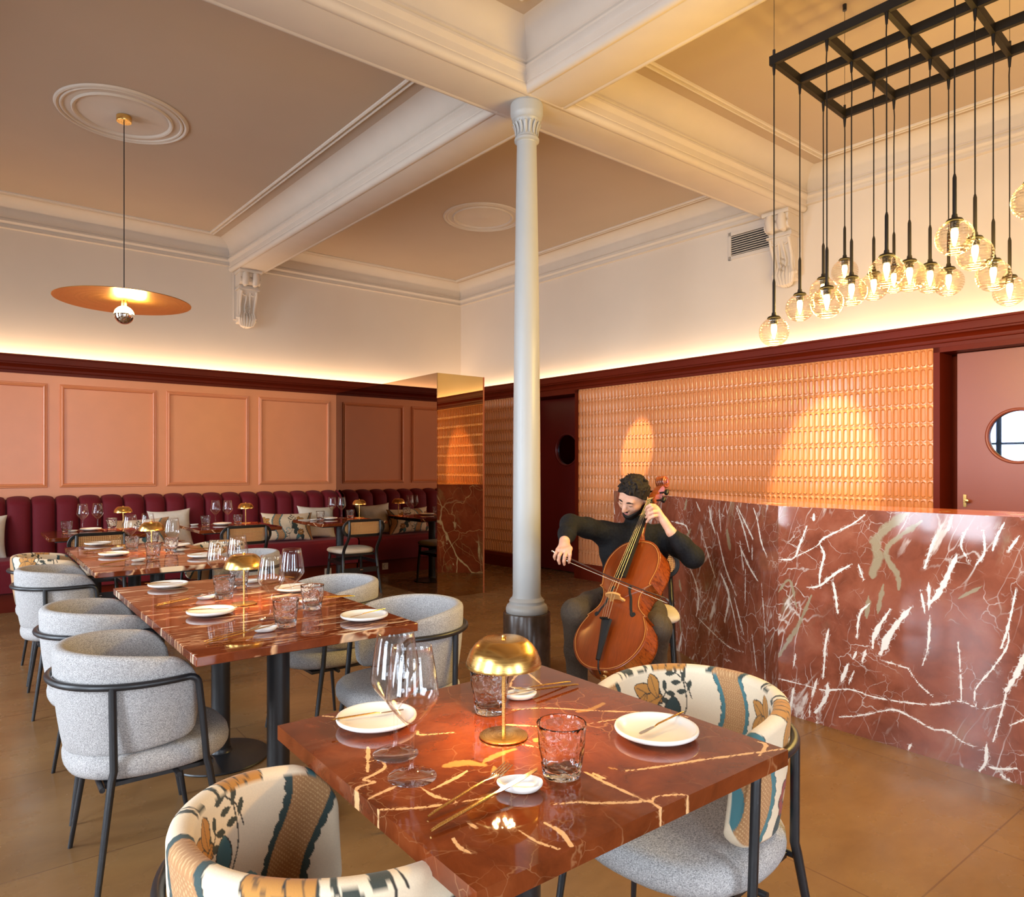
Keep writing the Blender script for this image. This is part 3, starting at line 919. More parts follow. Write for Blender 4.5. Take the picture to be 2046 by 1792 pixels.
# carved corbels under the beam ends
def corbel(name, loc, rz, label):
    """local: wall at y = 0, carving projects to -y"""
    m = MB()
    w = 0.115
    def block(poly, hw):
        m.extr(poly, lambda p, z, t: (t, -p, z), [-hw, hw])
    block([(0, 0.0), (0.255, 0.0), (0.262, -0.018), (0.255, -0.036), (0, -0.036)], w + 0.012)
    block([(0, -0.036), (0.235, -0.036), (0.240, -0.08)] + arc(0.205, -0.125, 0.038, 60, -70, 6) + [(0.17, -0.175), (0, -0.175)], w)
    block([(0, -0.175), (0.165, -0.175), (0.165, -0.205), (0, -0.205)], w - 0.008)
    block([(0, -0.205), (0.19, -0.205), (0.19, -0.222), (0, -0.222)], w + 0.006)
    S = [(0, -0.222), (0.175, -0.222), (0.168, -0.26), (0.145, -0.30), (0.118, -0.36), (0.100, -0.43), (0.094, -0.48), (0.098, -0.52), (0.092, -0.555), (0.070, -0.585), (0, -0.60)]
    block(S, w - 0.012)
    m.box((0, -0.02, -0.28), (0.27, 0.04, 0.56))
    for sx in (-1, 1):
        # upper flutes and their rolled leaf tips
        m.tube([(sx * 0.056, -0.238, -0.045), (sx * 0.056, -0.250, -0.10), (sx * 0.056, -0.232, -0.155), (sx * 0.056, -0.19, -0.172)], [0.036, 0.042, 0.040, 0.020], 10)
        for q in (0, 1):
            m.tube([(sx * 0.056 + 0.02 * math.cos(a), -0.262, -0.066 + 0.016 * math.sin(a)) for a in [q * PI + PI * i / 6 for i in range(7)]], 0.007, 6)
        # side ribs and scrolls down the front
        m.tube(catmull([(sx * 0.085, -0.180, -0.235), (sx * 0.088, -0.150, -0.31), (sx * 0.082, -0.115, -0.40), (sx * 0.078, -0.104, -0.47), (sx * 0.088, -0.108, -0.52)], 4), 0.016, 8)
        sp = [(sx * (0.046 + (0.030 - 0.0022 * i) * math.cos(0.55 * i)), -0.172 + 0.0028 * i, -0.262 - (0.030 - 0.0022 * i) * math.sin(0.55 * i)) for i in range(13)]
        m.tube(sp, 0.008, 6)
        m.tube(catmull([(sx * 0.018, -0.165, -0.25), (sx * 0.022, -0.138, -0.33), (sx * 0.030, -0.112, -0.42), (sx * 0.020, -0.106, -0.48)], 4), 0.010, 6)
        m.lathe([(0, -0.024), (0.018, -0.015), (0.024, 0), (0.018, 0.015), (0, 0.024)], 10, (sx * 0.098, -0.075, -0.535))
    for i in range(7):                    # drop of leaves
        a = -1.1 + 2.2 * i / 6
        m.tube([(0.085 * math.sin(a), -0.092, -0.475), (0.10 * math.sin(a), -0.108, -0.53 - 0.02 * math.cos(a)), (0.075 * math.sin(a), -0.085, -0.60 - 0.03 * math.cos(a)), (0.05 * math.sin(a), -0.04, -0.625 - 0.02 * math.cos(a))], [0.012, 0.022, 0.020, 0.008], 8)
    for i in range(8):
        m.lathe([(0, -0.010), (0.010, 0), (0, 0.010)], 8, (0.022 * ((i % 3) - 1), -0.118 - 0.004 * (i % 2), -0.39 - 0.018 * i))
    o = m.build(name, M['stucco'], loc=loc, angle=40)
    o.rotation_euler = (0, 0, rz)
    return tag(o, label, 'corbel', 'carved corbels under the beam ends')
corbel('corbel', (UB - TW * YW - 0.0, YW, 3.612), 0, 'carved plaster corbel high on the panelled wall, left of the column')
corbel('corbel', RW(-0.11, YB, 3.612), -PI / 2 + math.radians(3.18), 'carved plaster corbel beside the air vent, behind the glass globes')

# air vent
vt = thing('air_vent', 'rectangular slatted air vent grille high on the wall beside a corbel', 'vent', RW(-0.11, 3.86, 3.485))
def vt_pt(off, s, z):
    return (-off - TW * s, s, z)
b = MB()
for s0, s1, z0, z1 in ((-0.245, 0.245, 0.10, 0.135), (-0.245, 0.245, -0.135, -0.10), (-0.245, -0.215, -0.135, 0.135), (0.215, 0.245, -0.135, 0.135)):
    b.extr([(0, z0), (0.012, z0), (0.012, z1), (0, z1)], lambda a, z, t: vt_pt(a, t, z), [s0, s1])
b.build('frame', M['stucco'], vt, smooth=False)
for i in range(9):
    b = MB(); z = -0.088 + 0.022 * i
    b.extr([(0.001, z + 0.004), (0.011, z - 0.006), (0.012, z - 0.003), (0.002, z + 0.007)], lambda a, q, t: vt_pt(a, t, q), [-0.216, 0.216])
    b.build('slat', M['stucco'], vt, smooth=False)
b = MB(); b.extr([(0.0005, -0.10), (0.001, -0.10), (0.001, 0.10), (0.0005, 0.10)], lambda a, z, t: vt_pt(a, t, z), [-0.216, 0.216])
b.build('backing', M['dark_slot'], vt, smooth=False)

# mirrored pillar standing against the panelled wall
mp = thing('mirrored_pillar', 'tall box pillar clad in bronze mirror, standing out from the panelled wall', 'mirrored pillar', (3.67, 5.93, 0))
mz, mw, ml = 2.255, 0.575, YP - 5.93
b = MB(); b.box((mw / 2, ml / 2, mz / 2), (mw - 0.014, ml - 0.014, mz - 0.004)); b.build('body', M['dado_red'], mp, smooth=False)
b = MB(); b.box((0.003, ml / 2, mz / 2), (0.006, ml - 0.004, mz)); b.build('side_mirror', M['mirror_bronze'], mp, smooth=False)['label'] = 'dark bronze mirror side'
b = MB(); b.box((mw / 2, 0.003, mz / 2), (mw - 0.014, 0.006, mz)); b.build('front_mirror', M['mirror_gold'], mp, smooth=False)['label'] = 'gold tinted mirror front'
b = MB(); b.box((mw - 0.003, 0.004, mz / 2), (0.016, 0.012, mz)); b.build('edge_trim', M['rose_metal'], mp, smooth=False)

# the veins of the stone: middle lines in metres on the slab, width, kind
VEIN_STRAIGHT = [([(2.125, 0.816), (2.03, 0.818), (1.97, 0.834), (1.933, 0.907), (1.897, 1.004)], 0.0147, 'w'), ([(1.97, 0.834), (1.851, 0.905), (1.806, 0.947), (1.667, 1.023), (1.602, 1.078)], 0.0103, 'w'), ([(1.861, 1.069), (1.861, 1.03)], 0.0195, 'w'), ([(1.826, 0.917), (1.806, 0.861), (1.826, 0.781), (1.831, 0.713)], 0.0145, 'w'), ([(1.897, 0.685), (1.831, 0.704), (1.752, 0.771), (1.667, 0.828)], 0.0163, 'w'), ([(1.762, 0.741), (1.747, 0.667), (1.738, 0.584)], 0.0142, 'w'), ([(1.634, 0.841), (1.625, 0.795), (1.611, 0.76)], 0.0115, 'w'), ([(1.396, 1.11), (1.54, 0.977), (1.54, 0.887), (1.567, 0.784)], 0.05, 'g'), ([(1.348, 1.061), (1.488, 0.945), (1.497, 0.882), (1.454, 0.798), (1.446, 0.737)], 0.0287, 'g'), ([(1.231, 1.085), (1.243, 1.025)], 0.0168, 'w'), ([(1.292, 1.005), (1.312, 0.926), (1.336, 0.847)], 0.015, 'w'), ([(1.172, 1.038), (1.187, 0.963), (1.157, 0.892)], 0.0123, 'w'), ([(1.205, 0.92), (1.239, 0.841), (1.277, 0.752), (1.316, 0.687)], 0.0257, 'w'), ([(1.107, 1.043), (1.104, 0.946), (1.132, 0.886)], 0.0122, 'w'), ([(1.028, 1.08), (1.052, 1.015), (1.072, 0.957)], 0.012, 'w'), ([(0.978, 1.028), (1.014, 0.958)], 0.0119, 'w'), ([(1.111, 0.799), (1.201, 0.729)], 0.0145, 'g'), ([(1.356, 0.75), (1.332, 0.641)], 0.0129, 'w'), ([(1.316, 0.789), (1.32, 0.66)], 0.0171, 'w'), ([(1.396, 0.665), (1.48, 0.537), (1.505, 0.451)], 0.0291, 'w'), ([(1.488, 0.642), (1.558, 0.513), (1.567, 0.439)], 0.0205, 'w'), ([(1.584, 0.654), (1.625, 0.593), (1.639, 0.479)], 0.0139, 'w'), ([(1.781, 0.49), (1.801, 0.391)], 0.0168, 'w'), ([(1.316, 0.644), (1.32, 0.481)], 0.0086, 'w'), ([(0.985, 0.8), (1.014, 0.654), (1.038, 0.547)], 0.0099, 'w'), ([(1.871, 0.649), (1.955, 0.459), (2.008, 0.389)], 0.0251, 'g'), ([(1.514, 0.755), (1.54, 0.607)], 0.0248, 'g'), ([(1.584, 0.691), (1.593, 0.58)], 0.0252, 'g'), ([(2.063, 0.632), (1.997, 0.712), (1.955, 0.578)], 0.0149, 'g'), ([(1.783, 0.486), (1.802, 0.406), (1.802, 0.33), (1.81, 0.236)], 0.0153, 'w'), ([(1.535, 0.553), (1.563, 0.483)], 0.0272, 'w'), ([(1.46, 0.567), (1.501, 0.495), (1.528, 0.418)], 0.0323, 'w'), ([(1.599, 0.425), (1.621, 0.362)], 0.0202, 'w'), ([(1.642, 0.409), (1.657, 0.369)], 0.013, 'w'), ([(1.687, 0.34), (1.717, 0.243)], 0.0225, 'w'), ([(1.657, 0.31), (1.679, 0.245)], 0.0093, 'w'), ([(1.787, 0.226), (1.794, 0.148), (1.854, 0.055)], 0.0213, 'w'), ([(1.838, 0.237), (1.875, 0.127)], 0.0156, 'w'), ([(1.97, 0.15), (1.983, 0.075), (2.004, -0.01)], 0.018, 'w'), ([(1.958, 0.336), (1.974, 0.253)], 0.0099, 'w'), ([(2.115, 0.172), (1.924, 0.178), (1.818, 0.18), (1.672, 0.217), (1.57, 0.206), (1.433, 0.221), (1.304, 0.241), (1.195, 0.283), (1.115, 0.276), (1.027, 0.319)], 0.0071, 'w'), ([(0.96, 0.538), (0.979, 0.459), (1.021, 0.374)], 0.0237, 'w'), ([(1.021, 0.374), (1.037, 0.287), (1.07, 0.144)], 0.0096, 'w'), ([(1.092, 0.131), (1.098, 0.052), (1.118, 0.006)], 0.0162, 'w'), ([(1.016, 0.646), (1.021, 0.563), (1.07, 0.457), (1.132, 0.352), (1.132, 0.281)], 0.0073, 'w'), ([(1.317, 0.592), (1.326, 0.481), (1.349, 0.401)], 0.0094, 'w'), ([(1.732, 0.066), (1.642, 0.099), (1.528, 0.145), (1.46, 0.171), (1.381, 0.158), (1.304, 0.132), (1.243, 0.137), (1.184, 0.109), (1.115, 0.098)], 0.0049, 'w'), ([(1.407, 0.378), (1.358, 0.316), (1.304, 0.275)], 0.0051, 'w'), ([(1.201, 0.54), (1.19, 0.417), (1.19, 0.292)], 0.0049, 'w'), ([(1.092, 0.034), (1.048, 0.036), (0.984, 0.064)], 0.0109, 'w'), ([(1.048, 0.024), (0.994, -0.002)], 0.0078, 'w'), ([(1.958, 0.454), (2.009, 0.373), (2.088, 0.251)], 0.0224, 'g'), ([(1.879, 0.103), (1.887, 0.023)], 0.0078, 'w'), ([(1.842, 0.043), (1.845, -0.012)], 0.0077, 'w'), ([(1.397, 0.036), (1.407, 0.005)], 0.0139, 'w'), ([(0.932, 0.291), (1.016, 0.23)], 0.0079, 'w'), ([(1.528, 0.389), (1.407, 0.378)], 0.0044, 'w')]
VEIN_SPLAY = [([(0.435, 1.077), (0.337, 0.982), (0.254, 0.902)], 0.019, 'w'), ([(0.264, 0.868), (0.264, 0.782)], 0.0109, 'w'), ([(0.244, 1.076), (0.203, 1.003), (0.164, 0.89), (0.106, 0.812)], 0.013, 'w'), ([(0.609, 0.631), (0.491, 0.466), (0.402, 0.258)], 0.014, 'w'), ([(0.549, 0.931), (0.514, 0.807)], 0.0375, 'g'), ([(0.402, 0.843), (0.295, 0.734), (0.203, 0.666)], 0.016, 'w'), ([(0.164, 0.657), (0.116, 0.35)], 0.0092, 'w'), ([(0.337, 0.717), (0.337, 0.518)], 0.0111, 'w'), ([(0.135, 0.329), (0.128, 0.181), (0.135, 0.011)], 0.0094, 'w'), ([(0.262, 0.35), (0.213, 0.156)], 0.0085, 'w'), ([(2.704, 1.06), (2.6, 0.893)], 0.0342, 'w'), ([(1.115, 1.079), (1.145, 1.012)], 0.033, 'g'), ([(1.367, 0.916), (1.145, 0.906), (1.085, 0.859)], 0.0147, 'w'), ([(0.969, 1.073), (0.913, 1.013)], 0.0142, 'w'), ([(0.792, 1.057), (0.753, 0.962), (0.702, 0.893)], 0.0165, 'w'), ([(0.653, 1.053), (0.628, 0.9)], 0.0133, 'w'), ([(0.556, 0.918), (0.51, 0.807)], 0.0374, 'g'), ([(0.677, 0.896), (0.58, 0.706), (0.442, 0.543)], 0.0156, 'w'), ([(1.07, 0.626), (0.969, 0.512), (0.941, 0.403), (0.969, 0.308)], 0.0191, 'w'), ([(0.941, 0.302), (0.753, 0.256), (0.533, 0.214), (0.354, 0.226)], 0.0097, 'w'), ([(0.628, 0.64), (0.533, 0.527), (0.58, 0.354)], 0.0263, 'w'), ([(0.464, 0.528), (0.354, 0.326)], 0.0153, 'w'), ([(0.442, 1.064), (0.354, 0.947), (0.291, 0.821)], 0.0164, 'w'), ([(0.397, 0.876), (0.354, 0.703)], 0.0153, 'w'), ([(1.238, 0.508), (1.206, 0.433)], 0.0335, 'g'), ([(1.238, 0.252), (1.206, 0.152)], 0.0335, 'g'), ([(1.055, 0.887), (1.115, 0.83)], 0.0296, 'g'), ([(0.886, 0.877), (0.779, 0.715), (0.702, 0.605)], 0.012, 'w')]
VEIN_TABLE = [([(-0.302, 0.085), (-0.283, 0.07), (-0.289, 0.04), (-0.315, 0.027), (-0.344, 0.018), (-0.334, 0.001), (-0.361, 0.0), (-0.374, -0.026), (-0.387, -0.116)], 0.0077, 'w'), ([(-0.376, -0.093), (-0.322, -0.125), (-0.26, -0.15), (-0.198, -0.171)], 0.0043, 'w'), ([(-0.276, -0.066), (-0.272, -0.112), (-0.26, -0.15)], 0.0032, 'w'), ([(-0.265, -0.09), (-0.212, -0.077), (-0.174, -0.066)], 0.0028, 'w'), ([(-0.201, -0.024), (-0.166, -0.029), (-0.138, -0.06)], 0.0233, 'p'), ([(-0.13, -0.049), (-0.083, -0.04), (-0.045, -0.041)], 0.0153, 'p'), ([(-0.126, -0.078), (-0.154, -0.114)], 0.0136, 'p'), ([(-0.021, -0.031), (-0.006, -0.062)], 0.0057, 'w'), ([(0.007, -0.032), (0.019, -0.031)], 0.0165, 'p'), ([(-0.008, -0.201), (-0.011, -0.253), (-0.006, -0.345)], 0.0032, 'w'), ([(-0.002, -0.214), (0.002, -0.248)], 0.0025, 'w'), ([(0.042, -0.24), (0.1, -0.261), (0.205, -0.3), (0.315, -0.342), (0.37, -0.366)], 0.0029, 'w'), ([(-0.135, -0.257), (-0.096, -0.274), (-0.078, -0.298), (-0.006, -0.345), (0.017, -0.339), (0.055, -0.358), (0.063, -0.368)], 0.0035, 'w'), ([(-0.004, -0.343), (-0.008, -0.372), (-0.026, -0.389)], 0.0026, 'w'), ([(0.08, 0.142), (0.152, 0.099), (0.229, 0.02), (0.321, -0.07), (0.366, -0.136)], 0.0031, 'w'), ([(0.189, 0.042), (0.227, 0.028), (0.278, 0.04)], 0.017, 'p'), ([(0.162, -0.029), (0.239, -0.055), (0.306, -0.083)], 0.0021, 'w'), ([(0.007, 0.08), (0.063, 0.025)], 0.0034, 'w'), ([(0.362, -0.312), (0.359, -0.329), (0.302, -0.35)], 0.0048, 'w'), ([(-0.186, -0.294), (-0.188, -0.327), (-0.199, -0.366)], 0.0018, 'w'), ([(-0.231, -0.282), (-0.232, -0.33), (-0.218, -0.362)], 0.0024, 'w'), ([(-0.281, -0.218), (-0.28, -0.242)], 0.0038, 'w'), ([(-0.323, -0.243), (-0.328, -0.271), (-0.325, -0.295)], 0.0024, 'w'), ([(0.294, 0.333), (0.255, 0.231)], 0.0021, 'w'), ([(0.184, 0.271), (0.218, 0.308), (0.283, 0.358)], 0.0045, 'w'), ([(-0.323, 0.042), (-0.28, 0.123), (-0.272, 0.145)], 0.003, 'w'), ([(-0.271, 0.365), (-0.253, 0.339)], 0.0041, 'w'), ([(-0.153, 0.156), (-0.156, 0.137), (-0.093, 0.104)], 0.003, 'w'), ([(-0.369, -0.051), (-0.303, -0.038)], 0.002, 'w'), ([(0.034, -0.209), (0.042, -0.228)], 0.0065, 'p')]

def vein_values(P2, veins, seed):
    rng = random.Random(seed)
    val = np.zeros((len(P2), 3), np.float32)
    for pts, w, k_ in veins:
        Q = catmull([(a + rng.uniform(-0.003, 0.003), b_ + rng.uniform(-0.003, 0.003), 0) for a, b_ in pts], 8) if len(pts) > 1 else [Vector((*pts[0], 0))] * 2
        n = len(Q)
        w = max(w, 0.009)
        lo = np.array([min(q.x for q in Q), min(q.y for q in Q)]) - 2 * w; hi = np.array([max(q.x for q in Q), max(q.y for q in Q)]) + 2 * w
        sel = np.where(((P2 >= lo) & (P2 <= hi)).all(1))[0]
        if not len(sel): continue
        X, Y = P2[sel, 0], P2[sel, 1]
        best = np.zeros(len(sel))
        for i in range(n - 1):
            a, b_ = Q[i], Q[i + 1]
            dx, dy = b_.x - a.x, b_.y - a.y
            t = np.clip(((X - a.x) * dx + (Y - a.y) * dy) / (dx * dx + dy * dy + 1e-12), 0, 1)
            d_ = np.hypot(X - a.x - t * dx, Y - a.y - t * dy)
            f = (i + t) / (n - 1)
            ww = 0.85 * w * (0.55 + 0.5 * np.sin(PI * np.clip(f, 0.04, 0.96)) + 0.25 * math.sin(i * 1.9 + seed))
            best = np.maximum(best, 1 - d_ / np.maximum(ww, 0.006))
        c = {'w': 0, 'g': 1, 'p': 1}[k_]
        val[sel, c] = np.maximum(val[sel, c], np.clip(best, 0, 1))
    return val
def paint(o, cols):
    at = o.data.color_attributes.new('print', 'FLOAT_COLOR', 'POINT')
    a = np.ones((len(o.data.vertices), 4), np.float32); a[:, :3] = cols
    at.data.foreach_set('color', a.ravel())

# bar counter clad in veined marble: a straight run and a long splayed run
bar = thing('bar_counter', 'long bar counter clad in white veined red marble, behind the cellist', 'bar counter', (0, 0, 0))
BPTS = [(5.32, 5.085), (4.595, 4.40), (3.408, 2.06), (3.408, -2.6)]
bz = 1.10
def bar_line(d_):
    """the front line moved back by d_, mitred at the corners"""
    P = [Vector(p) for p in BPTS]
    out = []
    for i, p in enumerate(P):
        ds = []
        if i > 0: ds.append((P[i] - P[i - 1]).normalized())
        if i < len(P) - 1: ds.append((P[i + 1] - P[i]).normalized())
        ns = [Vector((-v.y, v.x)) for v in ds]
        n = sum(ns, Vector((0, 0))).normalized()
        out.append(p + n * (d_ / n.dot(ns[0])))
    return out
def wallrun(a, b2, t0, t1, z0, z1):
    m = MB()
    A, B = bar_line(t0), bar_line(t1)
    vs = []
    for z in (z0, z1):
        vs += [(*A[a], z), (*A[b2], z), (*B[b2], z), (*B[a], z)]
    m.add(vs, [(0, 1, 2, 3), (4, 5, 6, 7), (0, 1, 5, 4), (1, 2, 6, 5), (2, 3, 7, 6), (3, 0, 4, 7)])
    return m
wallrun(0, 1, 0.0, 0.03, 0.0, bz - 0.002).build('end_panel', M['bar_marble'], bar, smooth=False)
def slab_front(name, a, b2, cols, veins, seed):
    """marble cladding with its own veins stored on a fine grid; cols: distances from the kink"""
    m1 = wallrun(a, b2, 0.0, 0.03, 0.0, bz - 0.002)
    kink = bar_line(-0.0006)[2]
    far = bar_line(-0.0006)[1] if a == 1 else bar_line(-0.0006)[3]
    dv = (far - kink).normalized()
    if a == 2: 
        pts = [(Vector((kink.x, s_)), s_) for s_ in cols]
    else:
        pts = [(kink + dv * s_, s_) for s_ in cols]
    nz = 180
    P2 = np.array([(s_, bz * j / (nz - 1)) for _, s_ in pts for j in range(nz)])
    m = MB()
    m.v = [(p.x, p.y, bz * j / (nz - 1) - (0.002 if j == nz - 1 else 0)) for p, _ in pts for j in range(nz)]
    n = len(pts)
    m.f = [(i * nz + j, (i + 1) * nz + j, (i + 1) * nz + j + 1, i * nz + j + 1) for i in range(n - 1) for j in range(nz - 1)]
    base = len(m.v)
    m.v += m1.v; m.f += [tuple(q + base for q in f) for f in m1.f]
    m.m = [0] * len(m.f)
    o = m.build(name, M['bar_painted'], bar, smooth=False)
    val = vein_values(P2, veins, seed)
    cols_ = np.zeros((len(m.v), 3), np.float32); cols_[:base] = val
    paint(o, cols_)
slab_front('splayed_front', 1, 2, list(np.linspace(0.0, 2.62, 420)), VEIN_SPLAY, 3)
slab_front('straight_front', 2, 3, list(np.linspace(2.0594, 0.70, 240)) + [0.6, -0.5, -2.6], VEIN_STRAIGHT, 4)
m1 = MB()
for a_ in range(3):
    m2 = wallrun(a_, a_ + 1, 0.032, 0.40, 0.0, bz - 0.03); m1.add(m2.v, m2.f)
m1.build('body', M['dado_red'], bar, smooth=False)
A, B = bar_line(-0.001), bar_line(0.42)
m = MB()
n_ = len(A)
for z in (bz - 0.002, bz):
    m.v += [(*p, z) for p in A] + [(*p, z) for p in B[::-1]]
m.f = [(i, i + 1, 2 * n_ - 2 - i, 2 * n_ - 1 - i) for i in range(n_ - 1)] + [(2 * n_ + i, 2 * n_ + i + 1, 4 * n_ - 2 - i, 4 * n_ - 1 - i) for i in range(n_ - 1)]
m.f += [(i, (i + 1) % (2 * n_), 2 * n_ + (i + 1) % (2 * n_), 2 * n_ + i) for i in range(2 * n_)]
m.m = [0] * len(m.f)
m.build('counter_top', M['bar_marble'], bar, smooth=False)
# ------------------------------------------------------------------ printed floral fabric (colours of the cloth itself, stored per vertex)
C_ = {k_: np.array(lin(*v_)) for k_, v_ in dict(cream=(236, 214, 182), tan=(176, 126, 78), dot=(214, 172, 120), teal=(62, 116, 122), deep=(34, 58, 58), line=(40, 36, 30), ochre=(190, 128, 52), red=(150, 48, 38), sky=(120, 168, 172), leaf=(46, 54, 46)).items()}
def floral(S, T, seed=0):
    """S along the cloth, T across it (metres) -> linear rgb"""
    rng = random.Random(seed)
    S = np.asarray(S, float); T = np.asarray(T, float)
    out = np.tile(C_['cream'], (S.size, 1))
    def put(mask, col, a=1.0):
        out[mask] = out[mask] * (1 - a) + col * a
    def ell(cx, cy, a, b_, ang):
        x, y = S - cx, T - cy
        c, s = math.cos(ang), math.sin(ang)
        p, q = (x * c + y * s) / a, (-x * s + y * c) / b_
        return p, q
    def leafshape(cx, cy, L, W, ang, col, outline=True, vein=True):
        p, q = ell(cx, cy, L / 2, W / 2, ang)
        prof = np.clip(1 - p ** 2, 0, None) * (1 + 0.25 * p)
        d = np.abs(q) - prof
        ok = np.abs(p) < 1
        if outline: put(ok & (d < 0.16), C_['line'])
        put(ok & (d < 0), col)
        if vein: put(ok & (np.abs(q) < 0.07) & (p < 0.8), C_['line'], 0.7)
    def curve(pts, w, col):
        P = catmull([(x, y, 0) for x, y in pts], 10)
        d = np.full(S.size, 9.0)
        for a, b_ in zip(P[:-1], P[1:]):
            ax, ay = a.x, a.y; bx, by = b_.x - ax, b_.y - ay
            L2 = bx * bx + by * by + 1e-12
            t = np.clip(((S - ax) * bx + (T - ay) * by) / L2, 0, 1)
            d = np.minimum(d, np.hypot(S - ax - t * bx, T - ay - t * by))
        put(d < w, col)
    def sprig(x, y, ang, n=3, L=0.09, col=None):
        col = C_['leaf'] if col is None else col
        dx, dy = math.cos(ang), math.sin(ang)
        curve([(x, y), (x + dx * L * 0.5 - dy * 0.01, y + dy * L * 0.5 + dx * 0.01), (x + dx * L, y + dy * L)], 0.0016, C_['line'])
        for i in range(n):
            f = 0.25 + 0.7 * i / max(1, n - 1)
            for sd in (-1, 1):
                a2 = ang + sd * 0.95
                leafshape(x + dx * L * f + math.cos(a2) * 0.017, y + dy * L * f + math.sin(a2) * 0.017, 0.032, 0.014, a2, col, False, False)
    def flower(x, y, R, col, heart):
        a = np.arctan2(T - y, S - x); r = np.hypot(S - x, T - y)
        rad = R * (0.82 + 0.18 * np.abs(np.cos(3.5 * a)))
        put(r < rad * 1.10, C_['line']); put(r < rad, col)
        put((r < rad) & (np.abs(np.sin(3.5 * a)) < 0.07) & (r > R * 0.35), C_['line'])
        put(r < R * 0.40, C_['line']); put(r < R * 0.30, heart)
    P = 0.40
    for k_ in range(-1, 4):
        x0 = k_ * P
        # leafy stems first, the band over them
        curve([(x0 + 0.20, -0.02), (x0 + 0.175, 0.06), (x0 + 0.215, 0.14), (x0 + 0.18, 0.22), (x0 + 0.21, 0.34)], 0.0018, C_['line'])
        sprig(x0 + 0.165, 0.235, 0.9, 3, 0.085)
        sprig(x0 + 0.30, 0.20, 2.4, 3, 0.075)
        sprig(x0 + 0.13, 0.02, 1.2, 2, 0.06)
        # teal-green acanthus
        for dx, dy, L, W, an in ((0.235, 0.165, 0.085, 0.05, 0.6), (0.255, 0.13, 0.08, 0.042, -0.5), (0.225, 0.20, 0.075, 0.045, 1.7), (0.245, 0.095, 0.075, 0.036, -1.3)):
            leafshape(x0 + dx, dy, L, W, an, C_['deep'] if k_ % 2 else C_['teal'] * 0.7, True, False)
        # ochre leaf
        for dx, dy, L, W, an in ((0.305, 0.245, 0.11, 0.042, 0.45), (0.295, 0.225, 0.085, 0.04, -0.35), (0.33, 0.215, 0.075, 0.032, -1.0), (0.285, 0.265, 0.07, 0.034, 1.2)):
            leafshape(x0 + dx, dy, L, W, an, C_['ochre'])
        # flower with its calyx
        leafshape(x0 + 0.285, 0.035, 0.10, 0.04, 1.3, C_['teal'], True, False)
        leafshape(x0 + 0.335, 0.032, 0.10, 0.04, 1.9, C_['deep'], True, False)
        flower(x0 + 0.31, 0.092, 0.038, C_['red'] if k_ % 2 == 0 else C_['ochre'] * 0.8, C_['dot'])
        curve([(x0 + 0.16, 0.10), (x0 + 0.135, 0.125), (x0 + 0.16, 0.15), (x0 + 0.185, 0.13)], 0.004, C_['sky'])
        # winding band with scalloped borders
        cx = x0 + 0.055 + 0.034 * np.sin(2 * PI * T / 0.36 + k_ * 0.9)
        w = 0.036
        d = np.abs(S - cx) - w
        sc = 0.0045 * np.abs(np.sin(2 * PI * T / 0.044 + (S > cx)))
        put(d < 0.012 + sc, C_['line']); put(d < 0.0105 + sc, C_['teal'] if k_ % 2 else C_['deep'] * 1.3)
        put(d < 0.0, C_['tan'])
        dots = (np.cos(2 * PI * S / 0.0085) * np.cos(2 * PI * T / 0.0085)) > 0.55
        put((d < -0.002) & dots, C_['dot'])
    return out
